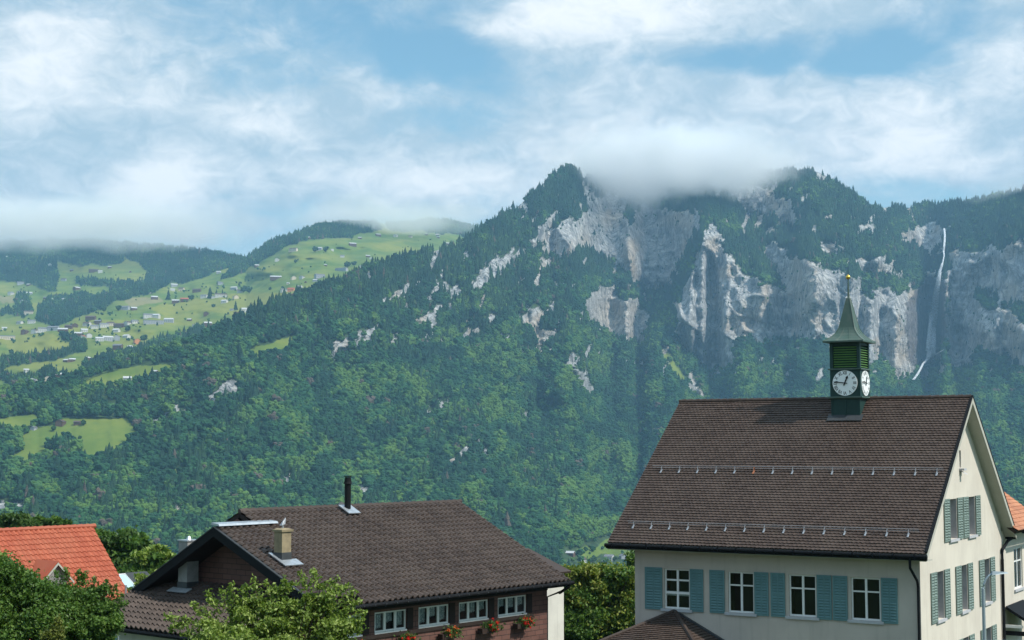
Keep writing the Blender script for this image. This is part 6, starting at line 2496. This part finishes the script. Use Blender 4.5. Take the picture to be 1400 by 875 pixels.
# single trees on the meadows
SOLO = [(142, 427, 9, 'r', "rounded tree on the meadow above the village roofs"), (162, 425, 9, 'r', "rounded tree left of the grey farmhouse above the village"),
        (197, 468, 12, 'r', "dark rounded tree right of the orange house"), (175, 453, 9, 'r', "rounded tree among the village centre houses"),
        (15, 485, 8, 'r', "dark round tree alone on the lower left yellow meadow"), (22, 484, 4, 'r', "smaller bush right of the lone tree on the lower left meadow"),
        (141, 490, 10, 'r', "tree beside the small hut above the forest edge"), (149, 483, 9, 'r', "tree above the hut at the forest edge, right of its neighbour"),
        (230, 410, 15, 'f', "pointed fir left of the hamlet on the middle meadow"), (64, 513, 16, 'r', "tall dark tree between the farmhouses on the spur"),
        (262, 411, 9, 'r', "round tree right of the red roofed house in the hamlet"), (287, 408, 17, 'f', "tall pointed fir in the middle of the hamlet"),
        (322, 424, 14, 'f', "pointed fir on the meadow above the forest edge"), (259, 461, 13, 'f', "pointed fir at the lower rim of the middle meadow"),
        (292, 421, 6, 'r', "small tree above the brown house on the middle meadow"), (341, 401, 11, 'r', "wide bushy tree at the right end of the hamlet"),
        (333, 400, 10, 'r', "bushy tree left of the wide one at the hamlet's right end"), (327, 392, 8, 'f', "slim fir above the right end of the hamlet"),
        (404, 360, 6, 'r', "small round tree on the upper slope of the alpine meadow"), (369, 397, 5, 'r', "small tree on the meadow below the pale roofed barn"),
        (475, 366, 10, 'r', "dark tree behind the long grey building near the forest"), (484, 364, 8, 'r', "dark tree right of the long grey building near the forest"),
        (431, 345, 9, 'r', "tree left of the grey farmhouse on the alpine meadow"), (445, 345, 9, 'r', "tree right of the grey farmhouse on the alpine meadow"),
        (73, 590, 9, 'r', "small tree at the left side of the forest clearing"), (114, 582, 9, 'r', "small tree right of the brown barns on the clearing"),
        (32, 424, 15, 'f', "tall fir left of the brown house at the far left"), (27, 426, 11, 'f', "shorter fir left of the tall one at the far left"),
        (225, 417, 4, 'r', "low bush on the middle meadow below the hamlet"), (238, 419, 4, 'r', "low bush right of its twin below the hamlet"),
        (93, 603, 7, 'r', "left shrub of the row on the forest clearing"), (101, 603, 7, 'r', "middle shrub of the row on the forest clearing"),
        (109, 602, 7, 'r', "right shrub of the row on the forest clearing"), (824, 752, 6, 'r', "small tree on the valley meadow beside the school roof"),
        (840, 768, 8, 'r', "tree between the grey roofs in the valley gap"), (812, 770, 10, 'r', "bushy tree left of the grey roofs in the valley gap")]
for k, (u, v, hpx, kd, lab) in enumerate(SOLO):
    T_ = TM if (v > 560) else TL
    base = T_.point(np.array([u], float), np.array([v], float))[0]
    h = hpx * base[1] / F
    o = empty('fir_tree' if kd == 'f' else 'meadow_tree', tuple(base), 0)
    tag(o, lab, "tree", "single trees on the meadows")
    if kd == 'f':
        TV, TF = tmpl_fir(200 + k)
        sx = 1.15
    else:
        TV, TF = tmpl_round(200 + k)
        sx = 1.15
    V = TV * h * np.array([sx, sx, 1])
    col = np.array([0.022, 0.048, 0.022, 1]) if kd == 'f' else np.array([0.035, 0.075, 0.024, 1])
    np_mesh('crown', V, TF, MAT_WOOD, o, attrs={'tint': np.repeat(col[None], len(V), 0)})
    t = MB()
    t.tube([(0, 0, -1), (0, 0, h * 0.4)], h * 0.03, 6)
    t.build('trunk', M['trunk'], o)

# ================================================================== AIR
def box_mesh(name, x0, x1, y0, y1, z0, z1, mat):
    V = [(x, y, z) for z in (z0, z1) for y in (y0, y1) for x in (x0, x1)]
    Fc = [(0, 2, 3, 1), (4, 5, 7, 6), (0, 1, 5, 4), (2, 6, 7, 3), (0, 4, 6, 2), (1, 3, 7, 5)]
    return np_mesh(name, V, Fc, mat)


HAZE_DENS = 6.0e-5
mh = bpy.data.materials.new("haze_air")
mh.use_nodes = True
mh.node_tree.nodes.clear()
T = NT(mh.node_tree)
pv = T.n('ShaderNodeVolumePrincipled')
pv.inputs['Color'].default_value = (0.38, 0.69, 1.0, 1)
pv.inputs['Density'].default_value = HAZE_DENS
pv.inputs['Anisotropy'].default_value = 0.1
oo = T.n('ShaderNodeOutputMaterial')
T.l(pv.outputs[0], oo.inputs['Volume'])
hz = box_mesh("haze", -9500, 9500, -300, 11500, -420, 1450, mh)
tag(hz, kind='stuff')


def cloud_mat(seed, dens, nscale, flat):
    m = bpy.data.materials.new("cloud_vapour")
    m.use_nodes = True
    m.node_tree.nodes.clear()
    T = NT(m.node_tree)
    tcc = T.n('ShaderNodeTexCoord')
    g = T.n('ShaderNodeNewGeometry')
    mp = T.n('ShaderNodeMapping')
    mp.inputs['Location'].default_value = (seed * 311.0, seed * 77.0, 0)
    T.l(g.outputs['Position'], mp.inputs['Vector'])
    nz = noise(T, mp.outputs[0], nscale, 5, 0.6, 0.3)
    ln = T.n('ShaderNodeVectorMath', operation='LENGTH')
    T.l(tcc.outputs['Object'], ln.inputs[0])
    d = T.math('SUBTRACT', 1.0, ln.outputs['Value'])
    d = T.math('ADD', d, T.math('MULTIPLY', T.math('SUBTRACT', nz, 0.60), 1.9))
    d = T.smooth(d, 0.0, 0.7, 0.0, dens)
    # nothing reaches the outer shell of the domain
    edge = T.smooth(ln.outputs['Value'], 0.82, 0.98, 1.0, 0.0)
    d = T.math('MULTIPLY', d, edge)
    pv = T.n('ShaderNodeVolumePrincipled')
    pv.inputs['Color'].default_value = (0.995, 0.998, 1.0, 1)
    pv.inputs['Anisotropy'].default_value = -0.25
    T.l(d, pv.inputs['Density'])
    oo = T.n('ShaderNodeOutputMaterial')
    T.l(pv.outputs[0], oo.inputs['Volume'])
    return m


def cloud(u, v, Y, rx, ry, rz, seed, dens, nscale, label):
    dx, dz = pxdir(u, v)
    bm = bmesh.new()
    bmesh.ops.create_icosphere(bm, subdivisions=3, radius=1.0)
    me = bpy.data.meshes.new("cloud")
    bm.to_mesh(me)
    bm.free()
    me.materials.append(cloud_mat(seed, dens, nscale, 0))
    o = bpy.data.objects.new("cloud", me)
    COL.objects.link(o)
    o.location = (dx * Y, Y, EYE + dz * Y)
    o.scale = (rx, ry, rz)
    tag(o, label, "cloud", kind='stuff')
    return o


cloud(930, 226, 5200, 640, 620, 200, 1, 0.010, 0.0042, "grey cloud cap hiding the summits of the big mountain")
cloud(110, 306, 6500, 1150, 800, 125, 2, 0.006, 0.0024, "low cloud bank lying on the wooded hills at the left")
cloud(520, 296, 6200, 560, 600, 70, 3, 0.005, 0.0035, "thin cloud veil touching the wooded hilltop above the alpine meadows")
cloud(1405, 258, 5000, 420, 300, 45, 4, 0.004, 0.0035, "thin cloud edge on the wooded rim right of the waterfall")
